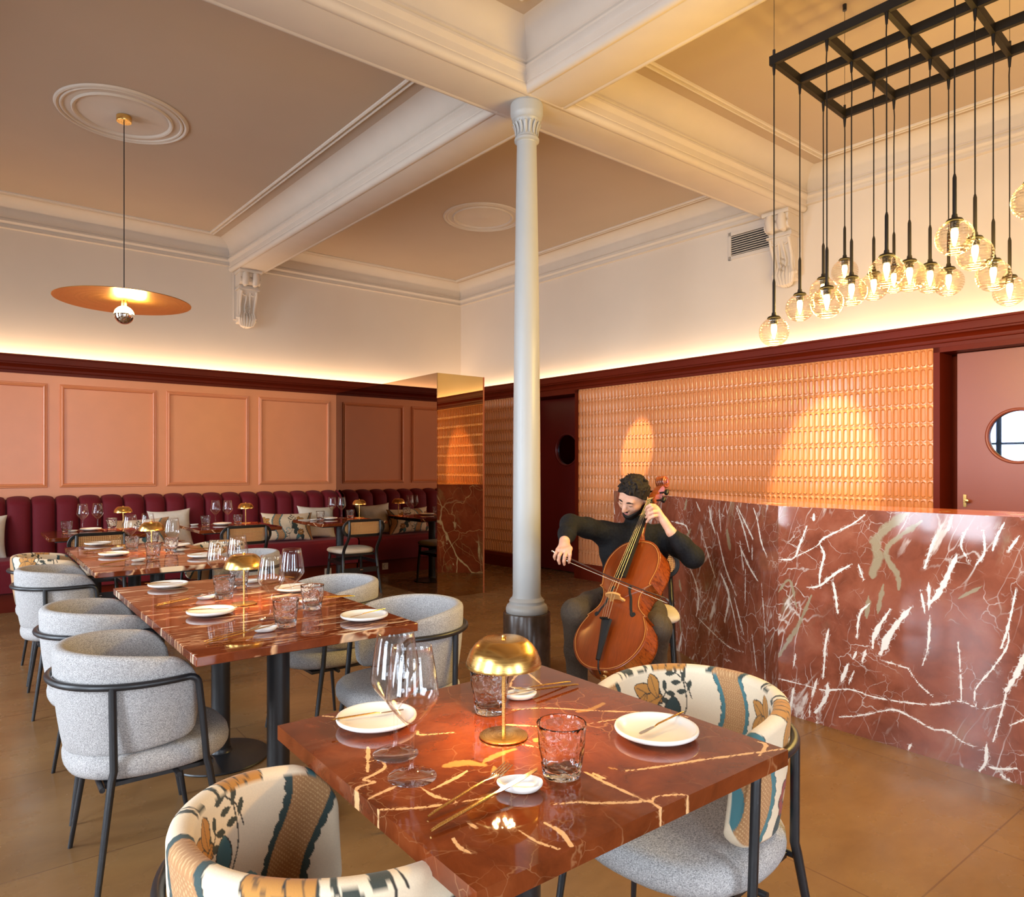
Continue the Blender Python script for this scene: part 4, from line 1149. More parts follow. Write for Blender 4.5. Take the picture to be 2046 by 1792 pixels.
# ------------------------------------------------------------------ tub armchair: front towards +X
AH, AR = 0.245, 0.245          # half width, depth of the round back
ARM = 0.125                    # straight part of the arms
def plan(s, off=0.0):
    """arc length s from the middle of the back (0) to an arm end; off = outward offset"""
    q = AR * PI / 2
    sg = 1 if s >= 0 else -1
    s = abs(s)
    if s < q:
        a = s / AR
        return (-math.cos(a) * (AR + off), sg * math.sin(a) * (AH + off))
    return (s - q, sg * (AH + off - 0.06 * ((s - q) / ARM) ** 2 * 0.35))
SMAX = AR * PI / 2 + ARM
def shell(dense):
    ns, nt = (420, 116) if dense else (72, 12)
    th = 0.040
    V = []; SS = []; TT = []
    prof = []                  # (inward offset 0..1, height fraction) round the section, starting at the outer bottom
    for j in range(nt): prof.append((0.0, j / (nt - 1)))
    for j in range(1, 6): prof.append((0.5 - 0.5 * math.cos(PI * j / 6), 1 + 0.06 * math.sin(PI * j / 6)))
    for j in range(nt): prof.append((1.0, 1 - j / (nt - 1)))
    for j in range(1, 6): prof.append((0.5 + 0.5 * math.cos(PI * j / 6), -0.05 * math.sin(PI * j / 6)))
    L = len(prof)
    ss = [SMAX * math.sin(PI / 2 * (-1 + 2 * i / (ns - 1))) * 0.35 + 0.65 * SMAX * (-1 + 2 * i / (ns - 1)) for i in range(ns)]
    for s in ss:
        e = SMAX - abs(s)                       # distance to the arm's end
        f = abs(s) / SMAX
        zt = 0.738 - 0.040 * f ** 3
        zb = 0.452 + 0.030 * f ** 2
        R = 0.085
        if e < R: zt -= R - math.sqrt(max(0, R * R - (R - e) ** 2))
        R = 0.05
        if e < R: zb += R - math.sqrt(max(0, R * R - (R - e) ** 2))
        thk = th * min(1, math.sqrt(max(0.0, 1 - (1 - min(1, e / 0.022)) ** 2)) * 0.9 + 0.1)
        for w_, hf in prof:
            z = zb + (zt - zb) * hf
            lean = -0.030 * (1 - (z - 0.44) / 0.30) ** 2
            mid = 0.5 * (th - thk)
            x, y = plan(s, lean - mid - thk * w_)
            V.append((x, y, z)); SS.append(s); TT.append((z - 0.44) if w_ < 0.5 else (z - 0.44))
    F = [(i * L + j, i * L + (j + 1) % L, (i + 1) * L + (j + 1) % L, (i + 1) * L + j) for i in range(ns - 1) for j in range(L)]
    F += [tuple(range(L))[::-1], tuple((ns - 1) * L + j for j in range(L))]
    m = MB(); m.add(V, F)
    return m, SS, TT, L, ns
def rail_pt(s, z=0.664):
    x, y = plan(s, -0.030 * (1 - (z - 0.44) / 0.30) ** 2 + 0.012)
    return (x, y, z)
def make_tub(floral_print):
    t = thing('tub_armchair', '', 'armchair')
    m, SS, TT, L, ns = shell(floral_print)
    o = m.build('backrest', M['floral'] if floral_print else M['tweed'], t, angle=75)
    if floral_print:
        SS = np.array(SS); TT = np.array(TT)
        idx = np.tile(np.arange(L), ns)
        outer = idx < L // 2
        paint(o, np.where(outer[:, None], floral(SS / 1.25 + 0.86, TT / 1.25 + 0.01, 1), floral(-SS / 1.05 + 0.455, TT / 1.05 + 0.02, 2)))
    # seat pad
    m = MB()
    def pad(u, v):
        a = 2 * PI * u
        c, s = math.cos(a), math.sin(a)
        n = 2.5
        k_ = (abs(c) ** n + abs(s) ** n) ** (-1 / n)
        rr, zz = PADP[min(len(PADP) - 1, int(round(v * (len(PADP) - 1))))]
        return (0.020 + k_ * c * 0.238 * rr, k_ * s * 0.232 * rr, zz)
    PADP = [(0.0, 0.378), (0.6, 0.378), (0.90, 0.380), (0.965, 0.388), (0.995, 0.402), (1.0, 0.418), (0.985, 0.436), (0.94, 0.448), (0.85, 0.455), (0.6, 0.459), (0.3, 0.461), (0.0, 0.461)]
    m.grid(pad, 48, len(PADP), cu=True)
    m.build('seat', M['tweed'], t, angle=80)
    # tubular frame: the rail runs round the back and bends down into the front legs
    rs = SMAX - 0.035
    N = 44
    pts = [rail_pt(-rs + 2 * rs * i / N) for i in range(N + 1)]
    def drop(p, sg):
        x, y, z = p
        q = [(x + 0.026 * math.sin(a), y + sg * 0.003, z - 0.026 * (1 - math.cos(a)) * 1.0) for a in (0.4, 0.8, 1.2, PI / 2)]
        q += [(x + 0.036, y + sg * 0.005, z - 0.12), (x + 0.048, y + sg * 0.006, 0.40)]
        return q
    full = drop(pts[0], -1)[::-1] + pts + drop(pts[-1], 1)
    m = MB(); m.tube(full, 0.0105, 12)
    m.box((0.02, 0, 0.371), (0.30, 0.40, 0.012))
    m.tube([(0.06, -0.245, 0.372), (0.06, 0.245, 0.372)], 0.008, 8)
    m.tube([(-0.14, -0.225, 0.372), (-0.14, 0.225, 0.372)], 0.008, 8)
    m.build('rail_frame', M['black'], t, angle=50)
    for sg in (-1, 1):
        px, py, pz = full[0] if sg < 0 else full[-1]
        m = MB(); m.tube([(px, py, pz + 0.004), (px + 0.006, py + sg * 0.001, pz - 0.02), (px + 0.065, py + sg * 0.022, 0.003)], [0.0108, 0.0112, 0.0075], 12)
        m.tube([(px + 0.064, py + sg * 0.022, 0.004), (px + 0.066, py + sg * 0.022, 0.0)], 0.008, 12)
        m.build('leg', M['black'], t, angle=50)
        rx, ry, rz_ = rail_pt(sg * 0.27)
        m = MB(); m.tube([(rx, ry, rz_), (rx + 0.004, ry, 0.42), (rx - 0.002, ry + sg * 0.003, 0.395), (rx - 0.055, ry + sg * 0.055, 0.0)], [0.0108, 0.0112, 0.0112, 0.0075], 12)
        m.build('leg', M['black'], t, angle=50)
    return t

tub_grey = make_tub(False)
tub_floral = make_tub(True)
TC = 0.89                                   # tables' centre line
GT, FT = 'grey tub armchairs', 'floral tub armchairs'
used = {}
def tub(kind, x, y, rz, label):
    src = tub_grey if kind == 'g' else tub_floral
    if kind not in used:
        used[kind] = 1
        src.location = (x, y, 0); src.rotation_euler = (0, 0, rz); src['label'] = label; src['group'] = GT if kind == 'g' else FT
        return src
    return dup(src, (x, y, 0), rz, label, GT if kind == 'g' else FT)
tub('g', 0.44, 2.53, 0.0, 'grey tweed tub armchair nearest the camera, left of the middle table')
tub('g', 0.455, 3.27, 0.02, 'grey tweed tub armchair partly hidden behind the nearest grey one')
tub('g', 0.43, 4.62, -0.02, 'grey tweed tub armchair at the far left, in front of a floral one')
tub('g', 1.385, 2.50, PI - 0.05, 'grey tweed tub armchair on the right of the middle table, seat pad in full view')
tub('g', 1.385, 3.25, PI + 0.03, 'grey tweed tub armchair on the right of the middle table, the farther one')
tub('g', 1.40, 4.70, PI, 'grey tweed tub armchair behind the wine glasses, right of the far table')
tub('f', 0.47, 1.09, 0.10, 'floral tub armchair in the foreground, bottom left, its inside showing')
tub('f', 1.40, 1.10, PI + 0.10, 'floral tub armchair at the right side of the front table')
tub('f', 0.44, 5.33, 0.0, 'floral tub armchair by the left end of the far table, near the banquette')
tub('f', 1.39, 5.42, PI, 'floral tub armchair beyond the far table, mostly hidden by glasses')

# ------------------------------------------------------------------ pedestal tables
TS = 0.742
def make_table(mat_):
    t = thing('pedestal_table', '', 'table')
    m = MB(); m.box((0, 0, 0.735), (TS, TS, 0.030))
    m.build('tabletop', mat_, t, bevel=0.003, bseg=2, angle=50)
    m = MB(); m.box((0, 0, 0.7135), (TS - 0.10, TS - 0.10, 0.013)); m.build('underframe', M['black'], t, smooth=False)
    m = MB(); m.lathe([(0, 0.012), (0.040, 0.012), (0.040, 0.708), (0, 0.708)], 32); m.build('pedestal', M['black'], t, angle=50)
    m = MB(); m.lathe([(0, 0.0), (0.205, 0.0), (0.208, 0.004), (0.205, 0.009), (0.12, 0.020), (0.050, 0.030), (0.044, 0.038), (0.044, 0.05), (0, 0.05)], 48)
    m.build('base', M['black'], t, angle=40)
    return t
tF = make_table(M['table_marble']); tA = make_table(M['table_marble']); tB = make_table(M['streak_marble'])
GTB = 'marble pedestal tables'
# the front table's slab has its own veins
top = [c for c in tF.children if c.name.startswith('tabletop')][0]
m = MB(); n_ = 150
hs_ = TS / 2
m.v = [(-hs_ + TS * i / (n_ - 1), -hs_ + TS * j / (n_ - 1), 0.7502) for i in range(n_) for j in range(n_)]
P2 = np.array([(p[0], p[1]) for p in m.v])
m.f = [(i * n_ + j, (i + 1) * n_ + j, (i + 1) * n_ + j + 1, i * n_ + j + 1) for i in range(n_ - 1) for j in range(n_ - 1)]
per_ = [i * n_ for i in range(n_)] + [(n_ - 1) * n_ + j for j in range(1, n_)] + [i * n_ + n_ - 1 for i in range(n_ - 2, -1, -1)] + [j for j in range(n_ - 2, 0, -1)]
k_ = len(m.v)
m.v += [(m.v[q][0] * 1.0, m.v[q][1] * 1.0, 0.7202) for q in per_]
m.f += [(per_[q], per_[(q + 1) % len(per_)], k_ + (q + 1) % len(per_), k_ + q) for q in range(len(per_))] + [tuple(range(k_, len(m.v)))]
m.m = [0] * len(m.f)
val = vein_values(P2, VEIN_TABLE, 5)
new = m.build('tabletop', M['table_painted'], None, smooth=False)
paint(new, np.concatenate([val, val[per_]]))
top.data = new.data
bpy.data.objects.remove(new)
for md in list(top.modifiers): top.modifiers.remove(md)
def place(o, x, y, label):
    o.location = (x, y, 0); o['label'] = label; o['group'] = GTB
place(tF, TC, 1.112, 'square red marble table in the foreground with a brass lamp on it')
place(tB, TC, 2.535, 'streaked red marble table in the middle, its nearer half with the lamp')
dup(tB, (TC, 2.535 + TS + 0.001, 0), 0, 'streaked red marble table joined to the far side of the middle one')
dup(tB, (TC, 4.62, 0), 0, 'streaked red marble table of the far pair, nearer the camera', GTB)
dup(tB, (TC, 4.62 + TS + 0.001, 0), 0, 'streaked red marble table of the far pair, nearer the banquette', GTB)
place(tA, 0.856, 6.93, 'red marble table at the left end of the banquette')
dup(tA, (1.972, 6.94, 0), 0, 'red marble table at the banquette, middle one of three', GTB)
dup(tA, (3.10, 6.96, 0), 0, 'red marble table at the banquette beside the mirrored pillar', GTB)

# ------------------------------------------------------------------ banquette
BX0, BX1 = -2.5, 3.662
bq = thing('banquette', 'long burgundy banquette with a channelled back along the panelled wall', 'banquette', (0, 8.0, 0))
m = MB(); m.box(((BX0 + BX1) / 2, 0.045, 0.085), (BX1 - BX0, 0.61, 0.17)); m.build('plinth', M['dado_red'], bq, smooth=False)
m = MB()
PF = [(-0.285, 0.17), (-0.300, 0.18), (-0.302, 0.30), (-0.306, 0.40)] + [(-0.266 - 0.042 * math.cos(math.radians(a)), 0.425 + 0.042 * math.sin(math.radians(a))) for a in range(0, 91, 15)] + [(0.0, 0.470), (0.34, 0.465), (0.34, 0.17)]
m.extr(PF, lambda a, z, t_: (t_, a, z), [BX0, -1.3, 0.0, 1.4, 2.6, BX1])
m.build('seat', M['burgundy'], bq, angle=50)
ch = 0.198
m = MB()
k0 = 0.268 - ch * 14
nch = int(round((BX1 - k0) / ch + 0.49))
for i in range(nch):
    xa = k0 + ch * i; xb = min(BX1, xa + ch)
    def chan(u, v, xa=xa, xb=xb):
        x = xa + (xb - xa) * u
        bul = math.sqrt(max(0.0, 1 - (2 * u - 1) ** 2)) ** 0.75
        if v < 0.8:
            w_ = v / 0.8
            z = 0.44 + 0.52 * w_
            return (x, 0.155 - 0.070 * bul + 0.055 * w_, z)
        a = (v - 0.8) / 0.2 * PI / 2
        return (x, 0.155 + 0.055 - 0.070 * bul * math.cos(a) + 0.10 * math.sin(a) * 0.9, 0.96 + (0.032 + 0.040 * bul) * math.sin(a))
    m.grid(chan, 15, 18)
m.build('channelled_back', M['burgundy'], bq, angle=60)
m = MB(); m.box(((BX0 + BX1) / 2, 0.322, 0.72), (BX1 - BX0, 0.055, 0.50)); m.build('back_board', M['burgundy'], bq, smooth=False)
ot = thing('wall_outlet', 'square beige power outlet low on the banquette plinth', 'power outlet', (3.30, 7.738, 0.095))
m = MB(); m.box((0, 0, 0), (0.082, 0.008, 0.082)); m.build('plate', M['plastic'], ot, bevel=0.003, smooth=False)
m = MB(); m.lathe([(0.024, -0.001), (0.020, -0.001), (0.019, 0.004), (0, 0.004)], 20, (0, -0.005, 0), 0, Matrix.Rotation(PI / 2, 3, 'X')); m.build('socket', M['plastic'], ot)

# ------------------------------------------------------------------ cane-back dining chair: front towards +Y
def make_cane():
    t = thing('cane_back_chair', '', 'chair')
    m = MB()
    PD = [(0.0, 0.435), (0.80, 0.435), (0.95, 0.438), (1.0, 0.452), (0.985, 0.468), (0.93, 0.480), (0.7, 0.487), (0.0, 0.490)]
    def pad(u, v):
        a = 2 * PI * u; c, s = math.cos(a), math.sin(a); n = 3.4
        k_ = (abs(c) ** n + abs(s) ** n) ** (-1 / n)
        rr, zz = PD[int(round(v * (len(PD) - 1)))]
        y = 0.235 + k_ * s * 0.215 * rr
        return (k_ * c * (0.215 + 0.02 * (y - 0.235) / 0.215) * rr, y, zz)
    m.grid(pad, 48, len(PD), cu=True)
    m.build('seat', M['cream_fabric'], t, angle=60)
    m = MB()
    m.box((0, 0.235, 0.422), (0.36, 0.36, 0.022))
    m.build('seat_frame', M['black_wood'], t, smooth=False)
    # curved racetrack back: frame and cane
    def bend(x, z):
        return (x, -0.035 + 0.30 * x * x - 0.05 * (z - 0.47) / 0.32 - 0.015, z)
    zc, hw, hh = 0.705, 0.228, 0.088
    def track(hw_, hh_, n=14):
        pts = []
        for cx_, a0 in ((hw_ - hh_, -90), (-(hw_ - hh_), 90)):
            for i in range(n + 1):
                a = math.radians(a0 + 180 * i / n)
                pts.append((cx_ + hh_ * math.cos(a), zc + hh_ * math.sin(a)))
        ext = []
        for i in range(len(pts)):
            p, q = pts[i], pts[(i + 1) % len(pts)]
            ext.append(p)
            dd = math.hypot(q[0] - p[0], q[1] - p[1])
            if dd > 0.05:
                for k_ in range(1, 8):
                    ext.append((lerp(p[0], q[0], k_ / 8), lerp(p[1], q[1], k_ / 8)))
        return ext
    oa = track(hw, hh); ob = track(hw - 0.026, hh - 0.026)
    ob = track(hw - 0.026, hh - 0.026)
    vs = []
    n = len(oa)
    for pts_, dy in ((oa, -0.010), (ob, -0.010), (ob, 0.010), (oa, 0.010)):
        for x, z in pts_:
            bx, by, bz_ = bend(x, z); vs.append((bx, by + dy, bz_))
    m = MB(); m.add(vs, [(q * n + i, q * n + (i + 1) % n, ((q + 1) % 4) * n + (i + 1) % n, ((q + 1) % 4) * n + i) for q in range(4) for i in range(n)])
    bf = m.build('back_frame', M['black_wood'], t, bevel=0.004, angle=40)
    # cane
    m = MB(); N_ = 40
    rows = []
    uv = []
    for i in range(N_ + 1):
        x = -(hw - 0.024) + 2 * (hw - 0.024) * i / N_
        r_ = hh - 0.024
        e = abs(x) - (hw - hh)
        h_ = r_ if e <= 0 else math.sqrt(max(0, r_ * r_ - e * e))
        for sg in (-1, 1):
            m.v.append(bend(x, zc + sg * h_)); uv.append((x, sg * h_))
    m.f = [(2 * i, 2 * i + 2, 2 * i + 3, 2 * i + 1) for i in range(N_)]; m.m = [0] * N_
    co = m.build('cane_panel', M['cane'], t, angle=180, fix=False)
    ul = co.data.uv_layers.new(name='UVMap')
    for lp in co.data.loops: ul.data[lp.index].uv = uv[lp.vertex_index]
    for sg in (-1, 1):
        m = MB()
        bx, by, bz_ = bend(sg * 0.165, 0.775)
        pth = catmull([(sg * 0.205, -0.052, 0.0), (sg * 0.188, -0.008, 0.25), (sg * 0.178, 0.012, 0.46), (sg * 0.170, by + 0.004 - 0.018, 0.62), (bx, by - 0.018, bz_)], 6)
        m.tube(pth, [0.012 + 0.004 * math.sin(PI * i / (len(pth) - 1)) for i in range(len(pth))], 12)
        m.lathe([(0, 0.008), (0.008, 0.006), (0.0115, 0.0)], 12, pth[-1])
        m.build('leg', M['black_wood'], t, angle=50)
        m = MB(); m.tube([(sg * 0.172, 0.385, 0.43), (sg * 0.185, 0.405, 0.20), (sg * 0.195, 0.415, 0.0)], [0.016, 0.015, 0.011], 12)
        m.build('leg', M['black_wood'], t, angle=50)
        m = MB(); m.box((sg * 0.183, 0.20, 0.345), (0.014, 0.40, 0.034)); m.build('stretcher', M['black_wood'], t, smooth=False)
    m = MB(); m.box((0, -0.010, 0.275), (0.37, 0.014, 0.050))
    sb = m.build('stretcher', M['black_wood'], t, smooth=False)
    m = MB(); m.box((0, -0.0185, 0.278), (0.030, 0.002, 0.010)); m.build('badge', M['steel'], sb, smooth=False)
    m = MB(); m.box((0, 0.395, 0.345), (0.35, 0.014, 0.034)); m.build('stretcher', M['black_wood'], t, smooth=False)
    return t
cane0 = make_cane()
GC = 'black cane back chairs'
cane0.location = (3.12, 6.50, 0); cane0.rotation_euler = (0, 0, -0.03)
tag(cane0, 'black cane back chair with cream seat beside the mirrored pillar', None, GC)
dup(cane0, (1.955, 6.47, 0), 0.02, 'black cane back chair at the middle banquette table, left of the floral cushion', GC)
dup(cane0, (0.82, 6.47, 0), 0.0, 'black cane back chair at the left banquette table, behind the far plates', GC)

# ------------------------------------------------------------------ cushions on the banquette
def cushion(name, w, h, d_, mat_, label, loc, rx, ry, rz, group, pr=None, pinch=0.10):
    m = MB()
    n = 100 if pr is not None else 34
    n2 = 56 if pr is not None else 34
    UV = []
    for side in (1, -1):
        for i in range(n + 1):
            for j in range(n2 + 1):
                u, v = -1 + 2 * i / n, -1 + 2 * j / n2
                # pulled-in edges, pointed corners
                x = u * (w / 2) * (1 - pinch * (1 - abs(v) ** 2.5) * abs(u) ** 3)
                z = v * (h / 2) * (1 - pinch * (1 - abs(u) ** 2.5) * abs(v) ** 3)
                bul = (max(0, 1 - abs(u) ** 2.6) * max(0, 1 - abs(v) ** 2.6)) ** 0.55
                wr = 0.004 * math.sin(9 * u + 3 * v) * math.sin(5 * v - u)
                m.v.append((x, -side * (d_ / 2 * bul + wr * bul + 0.0015), z)); UV.append((u * w / 2, v * h / 2))
    k_ = (n + 1) * (n2 + 1)
    for sd in (0, 1):
        for i in range(n):
            for j in range(n2):
                a = sd * k_ + i * (n2 + 1) + j
                m.f.append((a, a + n2 + 1, a + n2 + 2, a + 1))
    per = [i * (n2 + 1) for i in range(n)] + [n * (n2 + 1) + j for j in range(n2)] + [i * (n2 + 1) + n2 for i in range(n, 0, -1)] + [j for j in range(n2, 0, -1)]
    for q in range(len(per)):
        a, b_ = per[q], per[(q + 1) % len(per)]
        m.f.append((a, b_, b_ + k_, a + k_))
    m.m = [0] * len(m.f)
    o = m.build(name, mat_, loc=loc, angle=180)
    o.rotation_euler = (rx, ry, rz)
    if pr is not None:
        UV = np.array(UV)
        paint(o, floral(UV[:, 0] + pr[0], UV[:, 1] * 1.1 + pr[1], 3))
    return tag(o, label, 'cushion', group)
GP, GF = 'plain cream cushions', 'floral cushions'
cushion('cushion', 0.47, 0.40, 0.15, M['linen'], 'plain cream cushion behind the floral one near the mirrored pillar', (3.29, 8.05, 0.655), -0.28, 0.05, 0.04, GP)
cushion('cushion', 0.42, 0.41, 0.15, M['linen'], 'plain cream cushion standing at the second banquette bay, right of the left table', (1.68, 8.06, 0.665), -0.26, -0.05, -0.05, GP)
cushion('cushion', 0.43, 0.42, 0.15, M['linen'], 'plain cream cushion cut off by the left edge of the picture', (0.06, 8.06, 0.665), -0.26, 0.03, 0.05, GP)
cushion('cushion', 0.60, 0.33, 0.15, M['floral'], 'floral lumbar cushion lying by the table next to the mirrored pillar', (2.88, 7.90, 0.630), -0.22, 0.03, 0.0, GF, (0.58, 0.17))
cushion('cushion', 0.58, 0.33, 0.15, M['floral'], 'floral lumbar cushion behind the left banquette table lamp', (1.36, 7.92, 0.630), -0.22, -0.02, 0.03, GF, (0.22, 0.17))
# ------------------------------------------------------------------ things on the tables
ZT = 0.7508
def make_wine():
    m = MB()
    outer = [(0.0, 0.0), (0.0435, 0.0), (0.0440, 0.0015), (0.042, 0.003), (0.030, 0.0055), (0.016, 0.009), (0.0085, 0.014), (0.0055, 0.021), (0.0040, 0.035), (0.0038, 0.060), (0.0042, 0.078), (0.0060, 0.087),
             (0.012, 0.095), (0.026, 0.110), (0.040, 0.127), (0.0468, 0.139), (0.0478, 0.146), (0.0468, 0.158), (0.0430, 0.185), (0.0385, 0.212), (0.0352, 0.2335)]
    inner = [(0.0346, 0.2338), (0.0379, 0.212), (0.0424, 0.185), (0.0461, 0.158), (0.0470, 0.146), (0.046, 0.140), (0.039, 0.128), (0.025, 0.112), (0.011, 0.0985), (0.0, 0.0955)]
    m.lathe(outer + inner, 40)
    o = m.build('wine_glass', M['wine'], angle=180, fix=True)
    o['category'] = 'wine glass'
    return o
def make_tumbler():
    m = MB()
    prof = [(0.0, 0.0), (0.026, 0.0), (0.0335, 0.002), (0.0350, 0.008), (0.0365, 0.022), (0.0405, 0.055), (0.0440, 0.088), (0.0448, 0.0940), (0.0440, 0.0952), (0.0430, 0.0940), (0.0405, 0.070), (0.0375, 0.045), (0.0345, 0.022), (0.030, 0.0165), (0.0, 0.0155)]
    n = 40
    def pt(u, v):
        q = v * (len(prof) - 1); i = min(len(prof) - 2, int(q)); f = q - i
        r, z = lerp(prof[i][0], prof[i + 1][0], f), lerp(prof[i][1], prof[i + 1][1], f)
        a = 2 * PI * u
        w = math.sin(PI * min(1, max(0, (z - 0.012) / 0.078)))
        r += w * (0.0011 * math.sin(7 * a + 26 * z) + 0.0009 * math.sin(11 * a - 60 * z)) * (1 if r > 0.02 else 0)
        return (r * math.cos(a), r * math.sin(a), z)
    m.grid(pt, n, (len(prof) - 1) * 3 + 1, cu=True)
    o = m.build('tumbler', M['tumbler'], angle=180)
    o['category'] = 'tumbler'
    return o
def make_plate():
    m = MB()
    m.lathe([(0.0, 0.0), (0.050, 0.0), (0.055, 0.002), (0.062, 0.005), (0.078, 0.008), (0.0845, 0.012), (0.0858, 0.016), (0.0845, 0.0195), (0.0815, 0.0200), (0.078, 0.0175), (0.072, 0.0120), (0.060, 0.0085), (0.0, 0.0075)], 56)
    o = m.build('side_plate', M['white_china'], angle=60)
    o['category'] = 'plate'
    return o
def make_rest():
    m = MB()
    prof = [(0.0, 0.0), (0.60, 0.0), (0.80, 0.003), (0.97, 0.010), (1.0, 0.0135), (0.985, 0.0155), (0.94, 0.0150), (0.80, 0.0095), (0.55, 0.0065), (0.0, 0.0060)]
    def pt(u, v):
        r, z = prof[int(round(v * (len(prof) - 1)))]
        a = 2 * PI * u
        egg = 1 + 0.16 * math.cos(a)
        return (0.040 * r * math.cos(a), 0.026 * r * math.sin(a) * egg, z)
    m.grid(pt, 40, len(prof), cu=True)
    o = m.build('cutlery_rest', M['white_china'], angle=70)
    o['category'] = 'cutlery rest'
    return o
def handle_pts(L, n=8):
    return [(-L * i / n, 0, 0) for i in range(n + 1)]
def make_fork():
    """lies along X, handle end at -X; three parts: head, tines, slim gold handle"""
    t = thing('fork', '', 'fork')
    m = MB()
    m.tube([(-0.135, 0, 0.002), (-0.12, 0, 0.0035), (-0.03, 0, 0.0045), (0.0, 0, 0.0035)], [0.0022, 0.0032, 0.0030, 0.0018], 8, flat=0.55)
    m.build('handle', M['brass'], t)['label'] = 'brass coloured handle'
    m = MB()
    m.tube([(0.0, 0, 0.0035), (0.012, 0, 0.002), (0.026, 0, 0.002)], [0.0018, 0.0040, 0.0105], 10, flat=0.16)
    for k_ in range(4):
        y = -0.0090 + 0.006 * k_
        m.tube([(0.023, y * 0.95, 0.002), (0.040, y, 0.0035), (0.058, y * 0.95, 0.008)], [0.0019, 0.0017, 0.0009], 6)
    m.build('head', M['steel'], t)
    return t
def make_knife():
    t = thing('knife', '', 'knife')
    m = MB()
    m.tube([(-0.135, 0, 0.003), (-0.12, 0, 0.004), (-0.02, 0, 0.0045), (0.0, 0, 0.0045)], [0.0024, 0.0036, 0.0036, 0.0028], 8, flat=0.7)
    m.build('handle', M['brass'], t)['label'] = 'brass coloured handle'
    m = MB()
    P = [(0.0, -0.003), (0.02, -0.0045), (0.075, -0.0055), (0.100, -0.003), (0.108, 0.003), (0.095, 0.0045), (0.03, 0.0040), (0.0, 0.003)]
    m.extr(P, lambda a, b_, z: (a, b_, z), [0.0038, 0.0054])
    m.build('blade', M['steel'], t, angle=30)
    return t
def make_spreader():
    """small knife balanced on a plate: thin neck, flat blade"""
    t = thing('butter_knife', '', 'butter knife')
    m = MB()
    m.tube([(-0.095, 0, 0.0035), (-0.08, 0, 0.0042), (0.0, 0, 0.0050), (0.012, 0.0, 0.0030)], [0.0020, 0.0028, 0.0022, 0.0016], 8, flat=0.7)
    m.build('handle', M['brass'], t)
    m = MB()
    P = [(0.010, -0.0022), (0.020, -0.005), (0.055, -0.0058), (0.064, -0.003), (0.065, 0.003), (0.05, 0.0045), (0.012, 0.0022)]
    m.extr(P, lambda a, b_, z: (a, b_, z), [0.0016, 0.0030])
    m.build('blade', M['steel'], t, angle=30)
    return t
def make_lamp():
    t = thing('table_lamp', '', 'table lamp')
    m = MB(); m.lathe([(0, 0), (0.0490, 0.0), (0.0495, 0.001), (0.0495, 0.0035), (0.0480, 0.0042), (0, 0.0046)], 48); m.build('base', M['brass'], t, angle=50)
    m = MB(); m.tube([(0, 0, 0.004), (0, 0, 0.165)], 0.0040, 14); m.build('stem', M['brass'], t, angle=50)
    m = MB()
    pr = [(0.0, 0.2010), (0.041, 0.2010), (0.044, 0.2002), (0.050, 0.1965), (0.060, 0.1875), (0.0690, 0.1745), (0.0750, 0.1595), (0.0775, 0.1500), (0.0772, 0.1465), (0.0755, 0.1475), (0.0725, 0.1580), (0.066, 0.1720), (0.056, 0.1840), (0.044, 0.1920), (0.0, 0.1940)]
    m.lathe(pr, 64)
    m.lathe([(0.0, 0.209), (0.0040, 0.208), (0.0052, 0.205), (0.0045, 0.201)], 16)
    sh = m.build('lamp_shade', M['brass'], t, angle=30)
    m = MB(); m.lathe([(0, 0.1790), (0.028, 0.1790), (0.030, 0.1815), (0.030, 0.1930), (0, 0.1930)], 24)
    ld = m.build('light_source', M['black'], t, angle=40)
    m = MB()
    for i in range(9):
        a = 2 * PI * i / 8
        rr = 0.0 if i == 8 else 0.019
        if i == 8: rr = 0.008
        m.lathe([(0, 0.1782), (0.0036, 0.1782), (0.0036, 0.1792), (0, 0.1792)], 10, (rr * math.cos(a), rr * math.sin(a), 0))
    m.build('led_dot', M['led'], ld, smooth=False)
    return t
protos = {'wine': make_wine(), 'tum': make_tumbler(), 'plate': make_plate(), 'rest': make_rest(), 'fork': make_fork(), 'knife': make_knife(), 'spread': make_spreader(), 'lamp': make_lamp()}
GN = {'wine': 'wine glasses on the tables', 'tum': 'water tumblers on the tables', 'plate': 'white side plates', 'rest': 'white cutlery rests', 'fork': 'forks', 'knife': 'knives', 'spread': 'butter knives', 'lamp': 'brass table lamps'}
first = set()
def put(k_, x, y, label, rz=0.0, z=ZT, tilt=None):
    src = protos[k_]
    if k_ in first:
        src = dup(src)
    first.add(k_)
    src.location = (x, y, z)
    src.rotation_euler = (0, tilt or 0.0, rz)
    src['label'] = label
    src['group'] = GN[k_]
    return src

# front table
put('wine', 0.621, 1.087, 'wine glass standing nearest the camera on the front table')
put('wine', 0.646, 1.194, 'wine glass just behind the nearest one on the front table')
put('lamp', 0.863, 1.136, 'brass mushroom table lamp on the front table')
put('tum', 0.835, 0.928, 'tumbler on the front table, right of the brass lamp')
put('tum', 0.925, 1.269, 'tumbler on the front table, half behind the brass lamp', 0.9)
put('plate', 0.691, 1.362, 'white plate on the front table, left of the wine glasses')
put('plate', 1.114, 0.947, 'white plate on the front table, near its right corner')
put('rest', 0.741, 0.930, 'white cutlery rest on the front table, under the nearest fork', -0.75)
put('rest', 1.037, 1.299, 'white cutlery rest on the front table, behind the tumbler and lamp', -0.4)
def along(k_, p0, p1, label, frac, z, tilt):
    """lay a piece with its handle end at p0, pointing to p1"""
    a = math.atan2(p1[1] - p0[1], p1[0] - p0[0])
    L = math.hypot(p1[0] - p0[0], p1[1] - p0[1])
    return put(k_, p0[0] + math.cos(a) * frac, p0[1] + math.sin(a) * frac, label, a, z, tilt)
